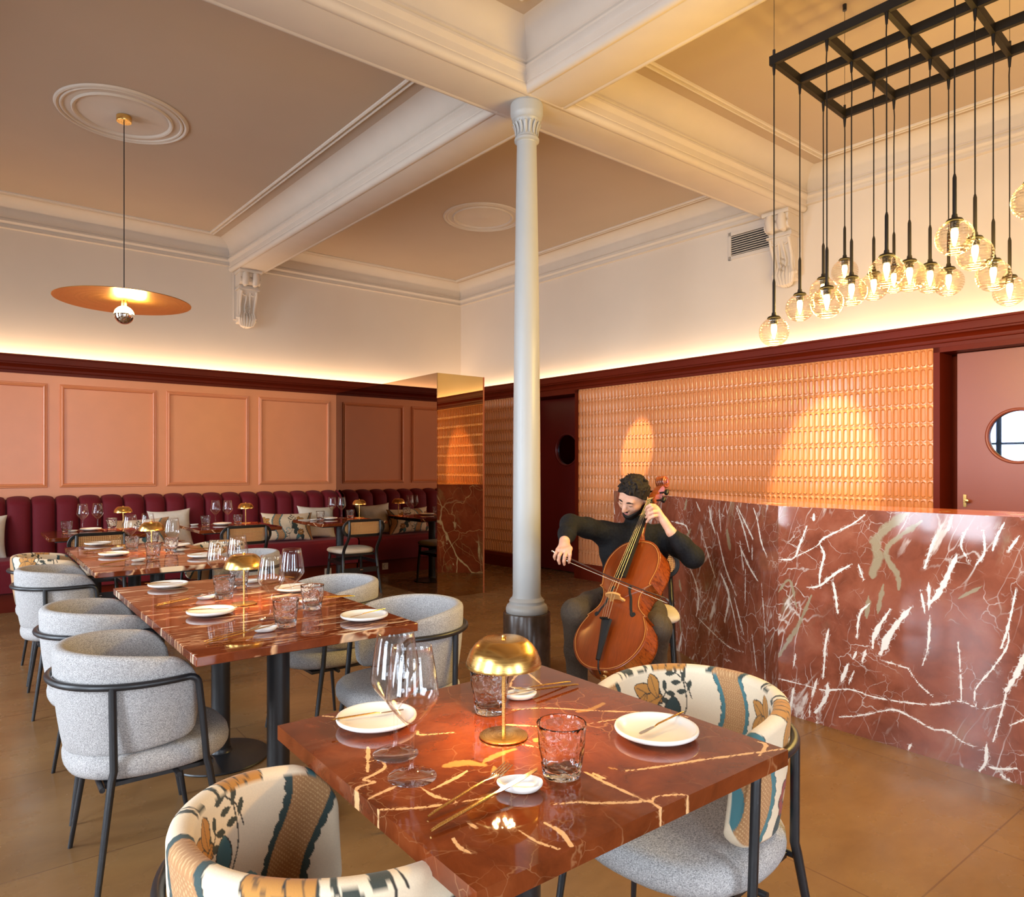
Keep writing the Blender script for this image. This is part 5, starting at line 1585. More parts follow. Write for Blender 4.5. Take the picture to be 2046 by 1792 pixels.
along('fork', (0.565, 0.942), (0.790, 0.985), 'fork nearest the camera, its head on the white rest of the front table', 0.136, ZT + 0.0125, -0.085)
along('knife', (0.545, 0.900), (0.790, 0.933), 'knife nearest the camera, beside the fork on the front table', 0.136, ZT + 0.0115, -0.075)
along('fork', (1.215, 1.315), (1.045, 1.312), 'fork on the front table, at the back by the cellist', 0.136, ZT + 0.0125, -0.085)
along('knife', (1.212, 1.283), (1.035, 1.290), 'knife on the front table, at the back by the cellist', 0.136, ZT + 0.0115, -0.075)
along('spread', (0.596, 1.382), (0.735, 1.362), 'butter knife lying on the left plate of the front table', 0.096, ZT + 0.0165, 0.03)
along('spread', (1.218, 0.960), (1.070, 0.944), 'butter knife lying on the right plate of the front table', 0.096, ZT + 0.0165, 0.03)

# a table for two, as laid on every joined pair: positions relative to each pair
def laid(y0, nm, dx=0.0, skip=()):
    W = [(0.868, 0.010, 'wine', 'left near'), (1.000, 0.155, 'wine', 'right near'), (0.866, 0.690, 'wine', 'left far'), (1.000, 0.860, 'wine', 'right far'),
         (0.866, -0.147, 'tum', 'left near'), (1.055, 0.085, 'tum', 'right near'), (0.850, 0.540, 'tum', 'left far'), (0.975, 0.755, 'tum', 'right far'),
         (0.715, 0.225, 'plate', 'left near'), (1.135, -0.205, 'plate', 'right near'), (0.724, 0.985, 'plate', 'left far'), (1.150, 0.530, 'plate', 'right far'),
         (0.785, -0.178, 'rest', 'left near'), (1.092, 0.215, 'rest', 'right near'), (0.784, 0.563, 'rest', 'left far'), (1.076, 0.874, 'rest', 'right far')]
    if nm == 'far':
        ov = {('wine', 'left far'): (0.861, 0.560), ('wine', 'right far'): (0.985, 0.650), ('wine', 'right near'): (1.018, 0.055), ('tum', 'left near'): (0.882, -0.08), ('tum', 'right near'): (1.045, 0.21), ('tum', 'left far'): (0.855, 0.455), ('tum', 'right far'): (1.04, 0.78)}
        W = [(*ov.get((k_, wh), (x, y)), k_, wh) for x, y, k_, wh in W if (k_, wh) != ('wine', 'left near')]
    word = {'wine': 'wine glass', 'tum': 'tumbler', 'plate': 'white plate', 'rest': 'white cutlery rest'}
    place_ = {'left near': 'left side, nearer end', 'right near': 'right side, nearer end', 'left far': 'left side, farther end', 'right far': 'right side, farther end'}
    for x, y, k_, wh in W:
        put(k_, x + dx, y0 + y, '%s on the %s table pair, %s' % (word[k_], nm, place_[wh]), random.uniform(-0.3, 0.3) + (0 if 'left' in wh else PI))
        if k_ == 'rest':
            sg = 1 if 'left' in wh else -1
            a0 = (x - sg * 0.205 + dx, y0 + y - 0.035 * sg); a1 = (x + dx + sg * 0.02, y0 + y + 0.004)
            along('fork', a0, a1, 'fork on the %s table pair, %s' % (nm, place_[wh]), 0.136, ZT + 0.0125, -0.085)
            along('knife', (a0[0], a0[1] - 0.030), (a1[0], a1[1] - 0.022), 'knife on the %s table pair, %s' % (nm, place_[wh]), 0.136, ZT + 0.0115, -0.075)
        if k_ == 'plate':
            sg = 1 if 'left' in wh else -1
            along('spread', (x - sg * 0.095 + dx, y0 + y + 0.02), (x + sg * 0.04 + dx, y0 + y - 0.01), 'butter knife on the %s table pair, plate on the %s' % (nm, place_[wh]), 0.096, ZT + 0.0165, 0.03)
laid(2.54, 'middle')
put('lamp', 0.876, 2.893, 'brass mushroom table lamp on the middle table pair')
laid(4.785, 'far')
put('lamp', 0.931, 5.010, 'brass mushroom table lamp on the far table pair, behind glasses')
for (x0, nm, wg, tm, pl, rs, lp) in ((0.856, 'left', ((0.792, 7.26), (0.913, 7.297)), ((0.658, 7.10), (1.026, 7.30)), (0.844, 7.20), (0.70, 7.10), (1.103, 7.20)),
                                     (1.972, 'middle', ((1.915, 7.235), (2.012, 7.166)), ((1.791, 7.105), (2.089, 7.10)), (1.94, 7.12), (1.70, 7.153), (2.191, 7.183)),
                                     (3.10, 'right', ((3.150, 7.275), (3.243, 7.23)), ((2.947, 7.113), (3.318, 7.17)), (3.06, 7.17), (2.86, 7.09), (3.425, 7.17))):
    for (x, y), w_ in zip(wg, ('left of two', 'right of two')):
        put('wine', x, y, 'wine glass on the %s banquette table, %s' % (nm, w_))
    for (x, y), w_ in zip(tm, ('left of the wine glasses', 'next to the lamp')):
        put('tum', x, y, 'tumbler on the %s banquette table, %s' % (nm, w_), random.random())
    put('plate', pl[0], pl[1] - 0.03, 'white plate on the %s banquette table' % nm)
    put('rest', rs[0], rs[1], 'white cutlery rest on the %s banquette table' % nm, 0.3)
    put('lamp', lp[0], lp[1], 'brass mushroom table lamp on the %s banquette table' % nm)
# ------------------------------------------------------------------ pendant lamps
pl = thing('disc_pendant', 'large brass disc pendant lamp with a half silvered bulb, hanging under the left ceiling medallion', 'pendant lamp', (0.912, 5.915, 0))
m = MB(); m.lathe([(0, 3.944), (0.052, 3.944), (0.052, 3.905), (0.050, 3.902), (0, 3.902)], 32); m.build('canopy', M['brass'], pl, angle=40)
m = MB(); m.tube([(0, 0, 3.905), (0, 0, 2.60)], 0.0035, 8); m.build('cord', M['black'], pl)
m = MB(); m.lathe([(0.012, 2.560), (0.20, 2.5555), (0.440, 2.5515), (0.458, 2.551), (0.460, 2.5535), (0.456, 2.556), (0.20, 2.5600), (0.012, 2.564)], 96)
m.build('disc', M['brass_dark'], pl, angle=40)
m = MB(); m.lathe([(0, 2.60), (0.016, 2.60), (0.022, 2.590), (0.022, 2.525), (0.018, 2.515), (0, 2.515)], 24); m.build('socket', M['brass'], pl, angle=40)
sph = lambda r, z, a0, a1, n=12: [(max(0, r * math.cos(math.radians(a0 + (a1 - a0) * i / n))), z + r * math.sin(math.radians(a0 + (a1 - a0) * i / n))) for i in range(n + 1)]
m = MB(); m.lathe([(0.018, 2.520)] + sph(0.068, 2.452, 72, 5), 32); bl = m.build('bulb', M['pend_bulb'], pl)
m = MB(); m.lathe(sph(0.0685, 2.452, 6, -90), 32); m.build('silvered_cap', M['chrome'], bl)
l = bpy.data.lights.new('pendant_glow', 'POINT'); l.energy = 15; l.color = (1.0, 0.62, 0.26); l.shadow_soft_size = 0.05
lo = bpy.data.objects.new('pendant_glow', l); COL.objects.link(lo); lo.parent = pl; lo.location = (0.075, -0.075, 2.50)

# ------------------------------------------------------------------ chandelier: steel grid with twenty glass globes
GZ = 3.30
A0 = Vector((3.144, 1.923)); DR = Vector((0.2655, 0.0148)); DC = Vector((0.0148, -0.262))
ch_ = thing('globe_chandelier', 'black steel grid chandelier with clear rippled glass globes hanging at different heights', 'chandelier', (A0.x, A0.y, 0))
def node(r, c):
    p = DR * r + DC * c
    return (p.x, p.y)
NCOL = 6
def bar_box(p, q, w=0.022, z0=GZ + 0.002, z1=GZ + 0.046, ext=0.0):
    p, q = Vector(p), Vector(q)
    d_ = (q - p).normalized(); n = Vector((-d_.y, d_.x)) * (w / 2)
    p = p - d_ * ext; q = q + d_ * ext
    return [(*(p + n), z0), (*(q + n), z0), (*(q - n), z0), (*(p - n), z0), (*(p + n), z1), (*(q + n), z1), (*(q - n), z1), (*(p - n), z1)]
BF = [(0, 3, 2, 1), (4, 5, 6, 7), (0, 1, 5, 4), (1, 2, 6, 5), (2, 3, 7, 6), (3, 0, 4, 7)]
m = MB()
for r in range(4): m.add(bar_box(node(r, 0), node(r, NCOL - 1), ext=0.02 if r == 0 else 0.011), BF)
for c in range(NCOL): m.add(bar_box(node(0, c), node(3, c), z0=GZ, z1=GZ + 0.045, ext=0.011), BF)
m.build('grid_frame', M['black_grid'], ch_, smooth=False)
for r, c in ((0, 0), (3, 0), (0, NCOL - 1), (3, NCOL - 1), (3, 3), (0, 3)):
    x, y = node(r, c)
    m = MB(); m.tube([(x, y, GZ + 0.045), (x, y, ZC)], 0.0012, 6)
    m.tube([(x, y, GZ + 0.045), (x, y, GZ + 0.075)], 0.007, 8); m.tube([(x, y, ZC - 0.035), (x, y, ZC)], 0.011, 10)
    m.build('suspension_cable', M['black'], ch_)
RG = 0.0715
ZG = {(0, 0): 1.977, (1, 0): 2.137, (2, 0): 2.268, (3, 0): 2.423, (0, 1): 2.074, (1, 1): 2.17, (2, 1): 2.24, (3, 1): 2.321, (0, 2): 2.163, (1, 2): 2.192, (2, 2): 2.228, (3, 2): 2.258,
      (0, 3): 2.247, (1, 3): 2.233, (2, 3): 2.188, (3, 3): 2.161, (0, 4): 2.325, (1, 4): 2.36, (2, 4): 2.25, (3, 4): 2.15, (0, 5): 2.3, (1, 5): 2.2, (2, 5): 2.3, (3, 5): 2.4}
gm = None
for (r, c), zg in sorted(ZG.items()):
    x, y = node(r, c)
    m = MB()
    top = zg + RG
    m.tube([(x, y, GZ), (x, y, GZ - 0.05)], [0.009, 0.005], 8)
    k_ = 0.0018 * math.sin(r * 3 + c * 5)
    m.tube([(x, y, GZ - 0.04), (x + k_, y - k_, GZ - 0.09), (x, y, GZ - 0.25), (x, y, top + 0.15)], 0.0030, 6)
    m.tube([(x, y, top + 0.190), (x, y, top + 0.175), (x, y, top + 0.022)], [0.004, 0.0075, 0.0078], 10)
    m.lathe([(0, 0.024), (0.010, 0.024), (0.012, 0.010), (0.028, 0.004), (0.033, -0.004), (0.031, -0.006), (0.017, -0.004), (0.017, -0.034), (0, -0.034)], 20, (x, y, top))
    pn = m.build('pendant', M['black_grid'], ch_, angle=40)
    if gm is None:
        m = MB(); m.lathe([(RG * math.cos(math.radians(a)), RG * math.sin(math.radians(a))) for a in range(66, -91, -6)][:-1] + [(0, -RG)], 28)
        gm = m.build('globe', M['globe'], pn, angle=180)
        m = MB(); m.lathe([(0, 0.038), (0.011, 0.036), (0.0135, 0.022), (0.0125, 0.006), (0.008, -0.014), (0.0035, -0.032), (0, -0.036)], 14)
        gb = m.build('bulb', M['bulb'], pn)
        go, bo = gm, gb
        l = bpy.data.lights.new('globe_glow', 'POINT'); l.energy = 10; l.color = (1.0, 0.71, 0.19); l.shadow_soft_size = 0.025
        lo = bpy.data.objects.new('globe_glow', l); COL.objects.link(lo); lo.parent = pn
    else:
        go, bo, lo = gm.copy(), gb.copy(), lo.copy()
        for q in (go, bo, lo):
            COL.objects.link(q); q.parent = pn
    for q in (go, bo): q.location = (x, y, zg)
    lo.location = (x, y, zg - 0.045)
# ------------------------------------------------------------------ the cellist's corner: a frame at his seat, x = to the camera's right, y = towards the camera
Fv = Vector((math.cos(YAW), math.sin(YAW), 0)); Rv = Vector((math.sin(YAW), -math.cos(YAW), 0))
PO = Fv * 3.8 + Rv * 0.607
PM = Matrix((Rv, -Fv, Vector((0, 0, 1)))).transposed().to_4x4(); PM.translation = PO
def L_(x, y, d_):
    """local point seen at picture position x, y at depth d_"""
    return np.array(((x - 1023) / 1390 * d_ - 0.607, 3.8 - d_, 1.30 - (y - 936) * d_ / 1390))

class Field:
    """signed distance field on a grid, meshed with surface nets"""
    def __init__(self, lo, hi, h):
        self.lo = np.array(lo, float); self.h = h
        self.n = np.ceil((np.array(hi) - self.lo) / h).astype(int) + 1
        self.D = np.full(self.n, 0.2, np.float32)
    def sub(self, a, b_, pad):
        i0 = np.clip(np.floor((np.minimum(a, b_) - pad - self.lo) / self.h).astype(int), 0, self.n)
        i1 = np.clip(np.ceil((np.maximum(a, b_) + pad - self.lo) / self.h).astype(int) + 1, 0, self.n)
        sl = tuple(slice(int(p), int(q)) for p, q in zip(i0, i1))
        ax = [self.lo[k] + self.h * np.arange(sl[k].start, sl[k].stop) for k in range(3)]
        return sl, np.meshgrid(*ax, indexing='ij')
    def blend(self, sl, d_, k, mode):
        o = self.D[sl]
        if mode == 'cut':
            h_ = np.clip(0.5 - 0.5 * (o + d_) / k, 0, 1)
            self.D[sl] = o * (1 - h_) - d_ * h_ + k * h_ * (1 - h_)
        else:
            h_ = np.clip(0.5 + 0.5 * (d_ - o) / k, 0, 1)
            self.D[sl] = d_ * (1 - h_) + o * h_ - k * h_ * (1 - h_)
    def cap(self, a, b_, ra, rb=None, k=0.02, mode='add', squash=None):
        a = np.asarray(a, float); b_ = np.asarray(b_, float); rb = ra if rb is None else rb
        sl, (X, Y, Z) = self.sub(a, b_, max(ra, rb) + 2 * k + 0.02)
        v = b_ - a; L2 = max(1e-9, v @ v)
        px, py, pz = X - a[0], Y - a[1], Z - a[2]
        t = np.clip((px * v[0] + py * v[1] + pz * v[2]) / L2, 0, 1)
        dx, dy, dz = px - t * v[0], py - t * v[1], pz - t * v[2]
        if squash is not None:                       # (axis, factor): thinner along axis
            s, f = squash; s = np.asarray(s, float)
            q = dx * s[0] + dy * s[1] + dz * s[2]
            dx, dy, dz = dx + s[0] * q * (f - 1), dy + s[1] * q * (f - 1), dz + s[2] * q * (f - 1)
        d_ = np.sqrt(dx * dx + dy * dy + dz * dz) - (ra + (rb - ra) * t)
        self.blend(sl, d_, k, mode)
        return self
    def chain(self, pts, rs, k=0.02, mode='add'):
        for i in range(len(pts) - 1):
            self.cap(pts[i], pts[i + 1], rs[i], rs[i + 1], k, mode)
        return self
    def ell(self, c, axes, rad, k=0.02, mode='add'):
        c = np.asarray(c, float); m = max(rad)
        sl, (X, Y, Z) = self.sub(c, c, m + 2 * k + 0.02)
        q = 0
        for a, r in zip(axes, rad):
            q = q + (((X - c[0]) * a[0] + (Y - c[1]) * a[1] + (Z - c[2]) * a[2]) / r) ** 2
        q = np.sqrt(q)
        self.blend(sl, (q - 1) * min(rad) * (0.5 + 0.5 * m / min(rad)) ** 0.5, k, mode)
        return self
    def keep(self, fn, k=0.003):
        ax = [self.lo[q] + self.h * np.arange(self.n[q]) for q in range(3)]
        X, Y, Z = np.meshgrid(*ax, indexing='ij')
        self.D = np.maximum(self.D, fn(X, Y, Z).astype(np.float32))
        return self
    def mesh(self):
        D = self.D
        I = D < 0
        n = np.array(D.shape)
        cnt = np.zeros(n - 1, np.int32); acc = np.zeros((*(n - 1), 3), np.float32)
        S = lambda o: tuple(slice(o[q], n[q] - 1 + o[q]) for q in range(3))
        corners = [(i, j, k) for i in (0, 1) for j in (0, 1) for k in (0, 1)]
        for a in corners:
            for ax in range(3):
                if a[ax] == 0:
                    b_ = list(a); b_[ax] = 1
                    da, db = D[S(a)], D[S(b_)]
                    m = (da < 0) != (db < 0)
                    t = np.where(m, da / np.where(m, da - db, 1), 0)
                    for q in range(3):
                        acc[..., q] += np.where(m, a[q] + (t if q == ax else 0), 0)
                    cnt += m
        act = cnt > 0
        idx = np.full(n - 1, -1, np.int64); idx[act] = np.arange(act.sum())
        cell = np.argwhere(act)
        V = self.lo + self.h * (cell + acc[act] / cnt[act][:, None])
        F = []
        for ax in range(3):
            o = [q for q in range(3) if q != ax]
            sl0 = [slice(None)] * 3; sl1 = [slice(None)] * 3
            sl0[ax] = slice(0, n[ax] - 1); sl1[ax] = slice(1, n[ax])
            a, b_ = I[tuple(sl0)], I[tuple(sl1)]
            e = np.argwhere(a != b_)
            e = e[(e[:, o[0]] > 0) & (e[:, o[1]] > 0) & (e[:, o[0]] < n[o[0]] - 1) & (e[:, o[1]] < n[o[1]] - 1)]
            c = []
            for d0, d1 in ((1, 1), (0, 1), (0, 0), (1, 0)):
                q = e.copy(); q[:, o[0]] -= d0; q[:, o[1]] -= d1
                c.append(idx[q[:, 0], q[:, 1], q[:, 2]])
            c = np.stack(c, 1)
            F.append(c)
        return V, np.concatenate(F)
    def build(self, name, mat_, parent=None, smooth_it=2):
        V, F = self.mesh()
        # a little Laplacian smoothing over the quad edges
        for _ in range(smooth_it):
            s = np.zeros_like(V); c = np.zeros(len(V))
            for q in range(4):
                a, b_ = F[:, q], F[:, (q + 1) % 4]
                np.add.at(s, a, V[b_]); np.add.at(s, b_, V[a]); np.add.at(c, a, 1); np.add.at(c, b_, 1)
            V = V * 0.5 + 0.5 * s / np.maximum(c, 1)[:, None]
        m = MB(); m.v = [tuple(p) for p in V]; m.f = [tuple(int(i) for i in f) for f in F]; m.m = [0] * len(F)
        return m.build(name, mat_, parent, angle=180)

def skinm():
    t = NT('skin')
    n1 = t.noise(t.coords(), 30, 3)
    t.set(t.ramp(n1, [(0.3, lin(206, 150, 120)), (0.7, lin(220, 166, 136))]), 0.5, Subsurface_Weight=0.12, Subsurface_Scale=0.01)
    t.b.inputs['Subsurface Radius'].default_value = (1.0, 0.4, 0.2)
    return t.m
M['skin'] = skinm()
M['lips'] = plain('lips', lin(176, 96, 88), 0.45, var=0.02)
M['eyelid'] = plain('eyelid_shadow', lin(120, 78, 62), 0.6, var=0.02)
def hairm():
    t = NT('dark_brown_hair')
    st = t.warp(t.coords(scale=(60, 60, 18)), 1.4, 1.2)
    nz = t.noise(st, 1.6, 4, 0.6)
    t.set(t.ramp(nz, [(0.3, (0.006, 0.004, 0.003)), (0.7, (0.020, 0.011, 0.007))]), 0.7, Specular_IOR_Level=0.25)
    t.bump(nz, 0.9, 0.006)
    return t.m
M['hair'] = hairm()
def knitm():
    t = NT('black_knit')
    v = t.coords(scale=(1, 1, 1))
    fold = t.noise(t.coords(scale=(7, 7, 4)), 1.4, 4, 0.6, 0.8)
    t.set(t.ramp(t.noise(v, 90, 2), [(0.3, (0.006, 0.0055, 0.006)), (0.7, (0.013, 0.012, 0.0125))]), 0.8, Specular_IOR_Level=0.2)
    t.bump(fold, 0.5, 0.03)
    return t.m
M['knit'] = knitm()
def trousm():
    t = NT('dark_olive_trousers')
    fold = t.noise(t.coords(scale=(9, 9, 5)), 1.3, 4, 0.6, 0.9)
    t.set(t.ramp(t.noise(t.coords(), 160, 2), [(0.3, lin(58, 46, 34)), (0.7, lin(74, 60, 46))]), 0.8)
    t.bump(fold, 0.55, 0.03)
    return t.m
M['trousers'] = trousm()

man = thing('person', 'man in a black sweater and dark trousers, seated, head bowed, playing the cello', 'person')
man.matrix_world = PM
LO, HI = (-0.46, -0.50, 0.0), (0.50, 0.62, 1.34)
# head frame
hc = L_(1266, 985, 3.97)
hf = np.array((-0.62, 0.56, -0.55)); hf /= np.linalg.norm(hf)
hu = np.array((0.35, 0.0, 1.0)); hu = hu - hf * (hu @ hf); hu /= np.linalg.norm(hu)
hs = np.cross(hf, hu)                        # his right-hand side ... sign is irrelevant, the head is symmetrical
def H(s, f, u):
    return hc + hs * s + hf * f + hu * u
HX = (hs, hf, hu)
nb, nt_ = L_(1268, 1064, 4.075), H(0, -0.050, -0.055)
shR, shL = L_(1205, 1064, 4.02), L_(1328, 1070, 4.02)
elR, wrR = L_(1139, 1047, 3.84), L_(1128, 1081, 3.62)
elL, wrL = L_(1384, 1113, 3.78), L_(1341, 1063, 3.76)
hipR, hipL = L_(1234, 1188, 4.02), L_(1284, 1188, 4.02)
knR, knL = L_(1149, 1224, 3.68), L_(1313, 1254, 3.52)
anR, anL = L_(1154, 1362, 3.84), L_(1300, 1376, 3.74)
anR[2] = anL[2] = 0.10
toR, toL = anR + np.array((-0.05, 0.17, -0.055)), anL + np.array((0.0, 0.17, -0.055))

f = Field(LO, HI, 0.005)
# torso and limbs under the clothes
f.cap(L_(1236, 1104, 4.05), L_(1294, 1106, 4.05), 0.085, k=0.05)
f.cap(L_(1245, 1150, 4.05), L_(1282, 1150, 4.05), 0.085, k=0.05)
f.cap(L_(1244, 1184, 4.05), L_(1280, 1184, 4.05), 0.085, k=0.05)
f.cap(shR, shL, 0.045, k=0.05)
f.chain([shR, elR, wrR], [0.042, 0.034, 0.025], k=0.02)
f.chain([shL, elL, wrL], [0.042, 0.034, 0.026], k=0.02)
f.chain([hipR, knR, anR, toR], [0.066, 0.046, 0.034, 0.026], k=0.02)
f.chain([hipL, knL, anL, toL], [0.066, 0.046, 0.034, 0.026], k=0.02)
f.cap(nb, nt_, 0.054, 0.050, k=0.02)
# head: cranium, face, jaw, features
f.ell(hc, HX, (0.074, 0.094, 0.092), k=0.01)
f.ell(H(0, 0.028, -0.050), HX, (0.058, 0.066, 0.078), k=0.025)
f.cap(H(-0.040, 0.005, -0.085), H(0, 0.062, -0.106), 0.024, 0.022, k=0.02)
f.cap(H(0.040, 0.005, -0.085), H(0, 0.062, -0.106), 0.024, 0.022, k=0.02)
f.cap(H(-0.034, 0.078, 0.006), H(0.034, 0.078, 0.006), 0.013, k=0.016)
for sg in (-1, 1):
    f.cap(H(sg * 0.030, 0.100, -0.014), H(sg * 0.034, 0.096, -0.014), 0.012, k=0.012, mode='cut')
    f.ell(H(sg * 0.030, 0.078, -0.016), HX, (0.015, 0.013, 0.0115), k=0.006)
    f.cap(H(sg * 0.040, 0.066, -0.045), H(sg * 0.046, 0.050, -0.050), 0.018, k=0.02)
    f.ell(H(sg * 0.077, -0.006, -0.022), HX, (0.010, 0.017, 0.030), k=0.006)
    f.cap(H(sg * 0.086, 0.0, -0.020), H(sg * 0.086, 0.0, -0.012), 0.007, k=0.006, mode='cut')
f.chain([H(0, 0.088, -0.004), H(0, 0.106, -0.034), H(0, 0.112, -0.048)], [0.009, 0.011, 0.013], k=0.010)
for sg in (-1, 1):
    f.ell(H(sg * 0.012, 0.098, -0.050), HX, (0.009, 0.011, 0.008), k=0.006)
f.cap(H(-0.014, 0.086, -0.078), H(0.014, 0.086, -0.078), 0.009, k=0.012)
# right hand draped over the bow, left hand curled on the fingerboard
def hand(wr, kn, fingers, thumb, palm_r=0.017):
    wr = np.asarray(wr)
    f.chain([wr, wr * 0.5 + (kn[0] + kn[3]) * 0.25], [0.025, 0.022], k=0.015)
    for p in kn:
        f.cap(wr * 0.7 + p * 0.3, p, 0.016, 0.0125, k=0.012)
    for a, b_ in zip(kn[:-1], kn[1:]):
        f.cap(a, b_, 0.0125, k=0.008)
    for q in fingers:
        f.chain(q, [0.0108, 0.0098, 0.0090, 0.0075][:len(q)], k=0.0035)
    f.chain(thumb, [0.014, 0.0125, 0.0105, 0.0085][:len(thumb)], k=0.006)
kR = [L_(1115, 1099, 3.575), L_(1123, 1100, 3.555), L_(1132, 1099, 3.550), L_(1139, 1096, 3.555)]
fR = [[kR[0], L_(1110.5, 1106, 3.555), L_(1108, 1112, 3.560), L_(1109, 1117, 3.570)],
      [kR[1], L_(1117.5, 1110, 3.530), L_(1116, 1119, 3.535), L_(1118, 1126, 3.550)],
      [kR[2], L_(1128.5, 1111, 3.525), L_(1126.5, 1121, 3.530), L_(1127.5, 1128, 3.545)],
      [kR[3], L_(1138.5, 1108, 3.530), L_(1137.5, 1117, 3.535), L_(1136.5, 1124, 3.550)]]
hand(wrR, kR, fR, [L_(1132, 1090, 3.62), L_(1137, 1103, 3.64), L_(1133, 1112, 3.635), L_(1129, 1117, 3.625)])
kL = [L_(1307, 1011, 3.80), L_(1312, 1016, 3.785), L_(1316, 1022, 3.78), L_(1318, 1029, 3.785)]
fL = [[kL[0], L_(1300, 1009, 3.775), L_(1293, 1013, 3.79), L_(1290, 1020, 3.815)],
      [kL[1], L_(1303, 1014, 3.755), L_(1295, 1019, 3.770), L_(1291, 1027, 3.80)],
      [kL[2], L_(1305, 1023, 3.755), L_(1297, 1026, 3.765), L_(1291, 1034, 3.79)],
      [kL[3], L_(1306, 1031, 3.760), L_(1298, 1035, 3.765), L_(1292, 1043, 3.78)]]
hand(wrL, kL, fL, [L_(1326, 1040, 3.80), L_(1314, 1036, 3.86), L_(1303, 1028, 3.89), L_(1296, 1020, 3.90)])
f.build('body', M['skin'], man, 1)

f = Field(LO, HI, 0.006)                     # sweater
f.cap(L_(1234, 1102, 4.04), L_(1298, 1104, 4.04), 0.108, k=0.05)
f.cap(L_(1240, 1150, 4.05), L_(1288, 1150, 4.05), 0.108, k=0.05)
f.cap(L_(1240, 1185, 4.05), L_(1286, 1185, 4.05), 0.108, k=0.05)
f.cap(shR, shL, 0.062, k=0.06)
f.chain([shR, (shR + elR) / 2 + np.array((0, 0, 0.004)), elR, elR * 0.42 + wrR * 0.58, elR * 0.10 + wrR * 0.90], [0.066, 0.055, 0.052, 0.044, 0.036], k=0.03)
f.chain([shL, (shL + elL) / 2, elL, elL * 0.5 + wrL * 0.5, elL * 0.16 + wrL * 0.84], [0.068, 0.058, 0.057, 0.048, 0.036], k=0.03)
f.cap(nb - np.array((0, 0, 0.03)), nb * 0.62 + nt_ * 0.38, 0.074, 0.064, k=0.03)
f.keep(lambda X, Y, Z: 0.535 - Z)
f.build('sweater', M['knit'], man)

f = Field(LO, HI, 0.006)                     # trousers
f.cap(L_(1238, 1186, 4.04), L_(1284, 1186, 4.04), 0.106, k=0.05)
f.chain([hipR, hipR * 0.4 + knR * 0.6, knR, anR * 0.5 + knR * 0.5, anR], [0.092, 0.080, 0.070, 0.062, 0.056], k=0.03)
f.chain([hipL, hipL * 0.4 + knL * 0.6, knL, anL * 0.5 + knL * 0.5, anL], [0.092, 0.080, 0.070, 0.062, 0.056], k=0.03)
f.keep(lambda X, Y, Z: np.maximum(Z - 0.62, 0.075 - Z))
f.build('trousers', M['trousers'], man)
for an, to in ((anR, toR), (anL, toL)):      # shoes
    f = Field((an - 0.22), (an + 0.26), 0.006)
    f.chain([np.array((an[0], an[1] - 0.03, 0.045)), np.array((an[0], an[1] + 0.03, 0.055)), np.array((to[0], to[1], 0.040))], [0.042, 0.045, 0.037], k=0.02)
    f.cap(an, an - np.array((0, 0, 0.03)), 0.045, k=0.02)
    f.keep(lambda X, Y, Z: np.maximum(0.004 - Z, Z - 0.11))
    f.build('shoe', M['black'], man)

dotp = lambda X, Y, Z, a: (X - hc[0]) * a[0] + (Y - hc[1]) * a[1] + (Z - hc[2]) * a[2]
f = Field(hc - 0.16, hc + 0.16, 0.0035)      # hair
f.ell(H(0, -0.002, 0.004), HX, (0.084, 0.104, 0.103), k=0.01)
rs = random.Random(5)
for i in range(260):                          # tousled locks
    a, e = rs.uniform(0, 2 * PI), rs.uniform(-0.2, 1.45)
    p = (0.082 * math.cos(e) * math.sin(a), -0.004 + 0.102 * math.cos(e) * math.cos(a), 0.006 + 0.102 * math.sin(e))
    q = (p[0] * 1.0 + rs.uniform(-0.018, 0.018), p[1] + rs.uniform(0.0, 0.026), p[2] + rs.uniform(-0.010, 0.010))
    f.cap(H(*p), H(*q), 0.0055, 0.0035, k=0.006)
f.keep(lambda X, Y, Z: dotp(X, Y, Z, hf) - np.minimum(0.040 + 1.05 * (dotp(X, Y, Z, hu) - 0.014), 0.104) - 0.004 * np.sin(90 * dotp(X, Y, Z, hs)))
f.keep(lambda X, Y, Z: -0.078 - dotp(X, Y, Z, hu))
f.build('hair', M['hair'], man, 1)
f = Field(hc - 0.18, hc + 0.16, 0.0035)      # short beard and moustache
f.ell(H(0, 0.029, -0.056), HX, (0.0655, 0.0715, 0.081), k=0.02)
f.cap(H(-0.042, 0.006, -0.086), H(0, 0.064, -0.109), 0.030, 0.029, k=0.02)
f.cap(H(0.042, 0.006, -0.086), H(0, 0.064, -0.109), 0.030, 0.029, k=0.02)
f.keep(lambda X, Y, Z: dotp(X, Y, Z, hu) + 0.022 + 0.84 * np.maximum(dotp(X, Y, Z, hf), 0.0))
f.cap(H(-0.022, 0.083, -0.074), H(0.0, 0.096, -0.067), 0.0065, k=0.004)
f.cap(H(0.022, 0.083, -0.074), H(0.0, 0.096, -0.067), 0.0065, k=0.004)
f.keep(lambda X, Y, Z: -0.0 * X + (-0.02 - dotp(X, Y, Z, hf)))
f.build('beard', M['hair'], man, 1)
for sg in (-1, 1):
    m = MB(); m.tube([H(sg * 0.014, 0.097, 0.004), H(sg * 0.030, 0.0955, 0.009), H(sg * 0.047, 0.083, 0.002)], [0.0035, 0.0042, 0.0022], 8); m.build('eyebrow', M['hair'], man)
    m = MB(); m.tube([H(sg * 0.018, 0.0895, -0.019), H(sg * 0.030, 0.0920, -0.022), H(sg * 0.042, 0.0865, -0.018)], [0.0010, 0.0016, 0.0010], 6); m.build('eyelash', M['hair'], man)
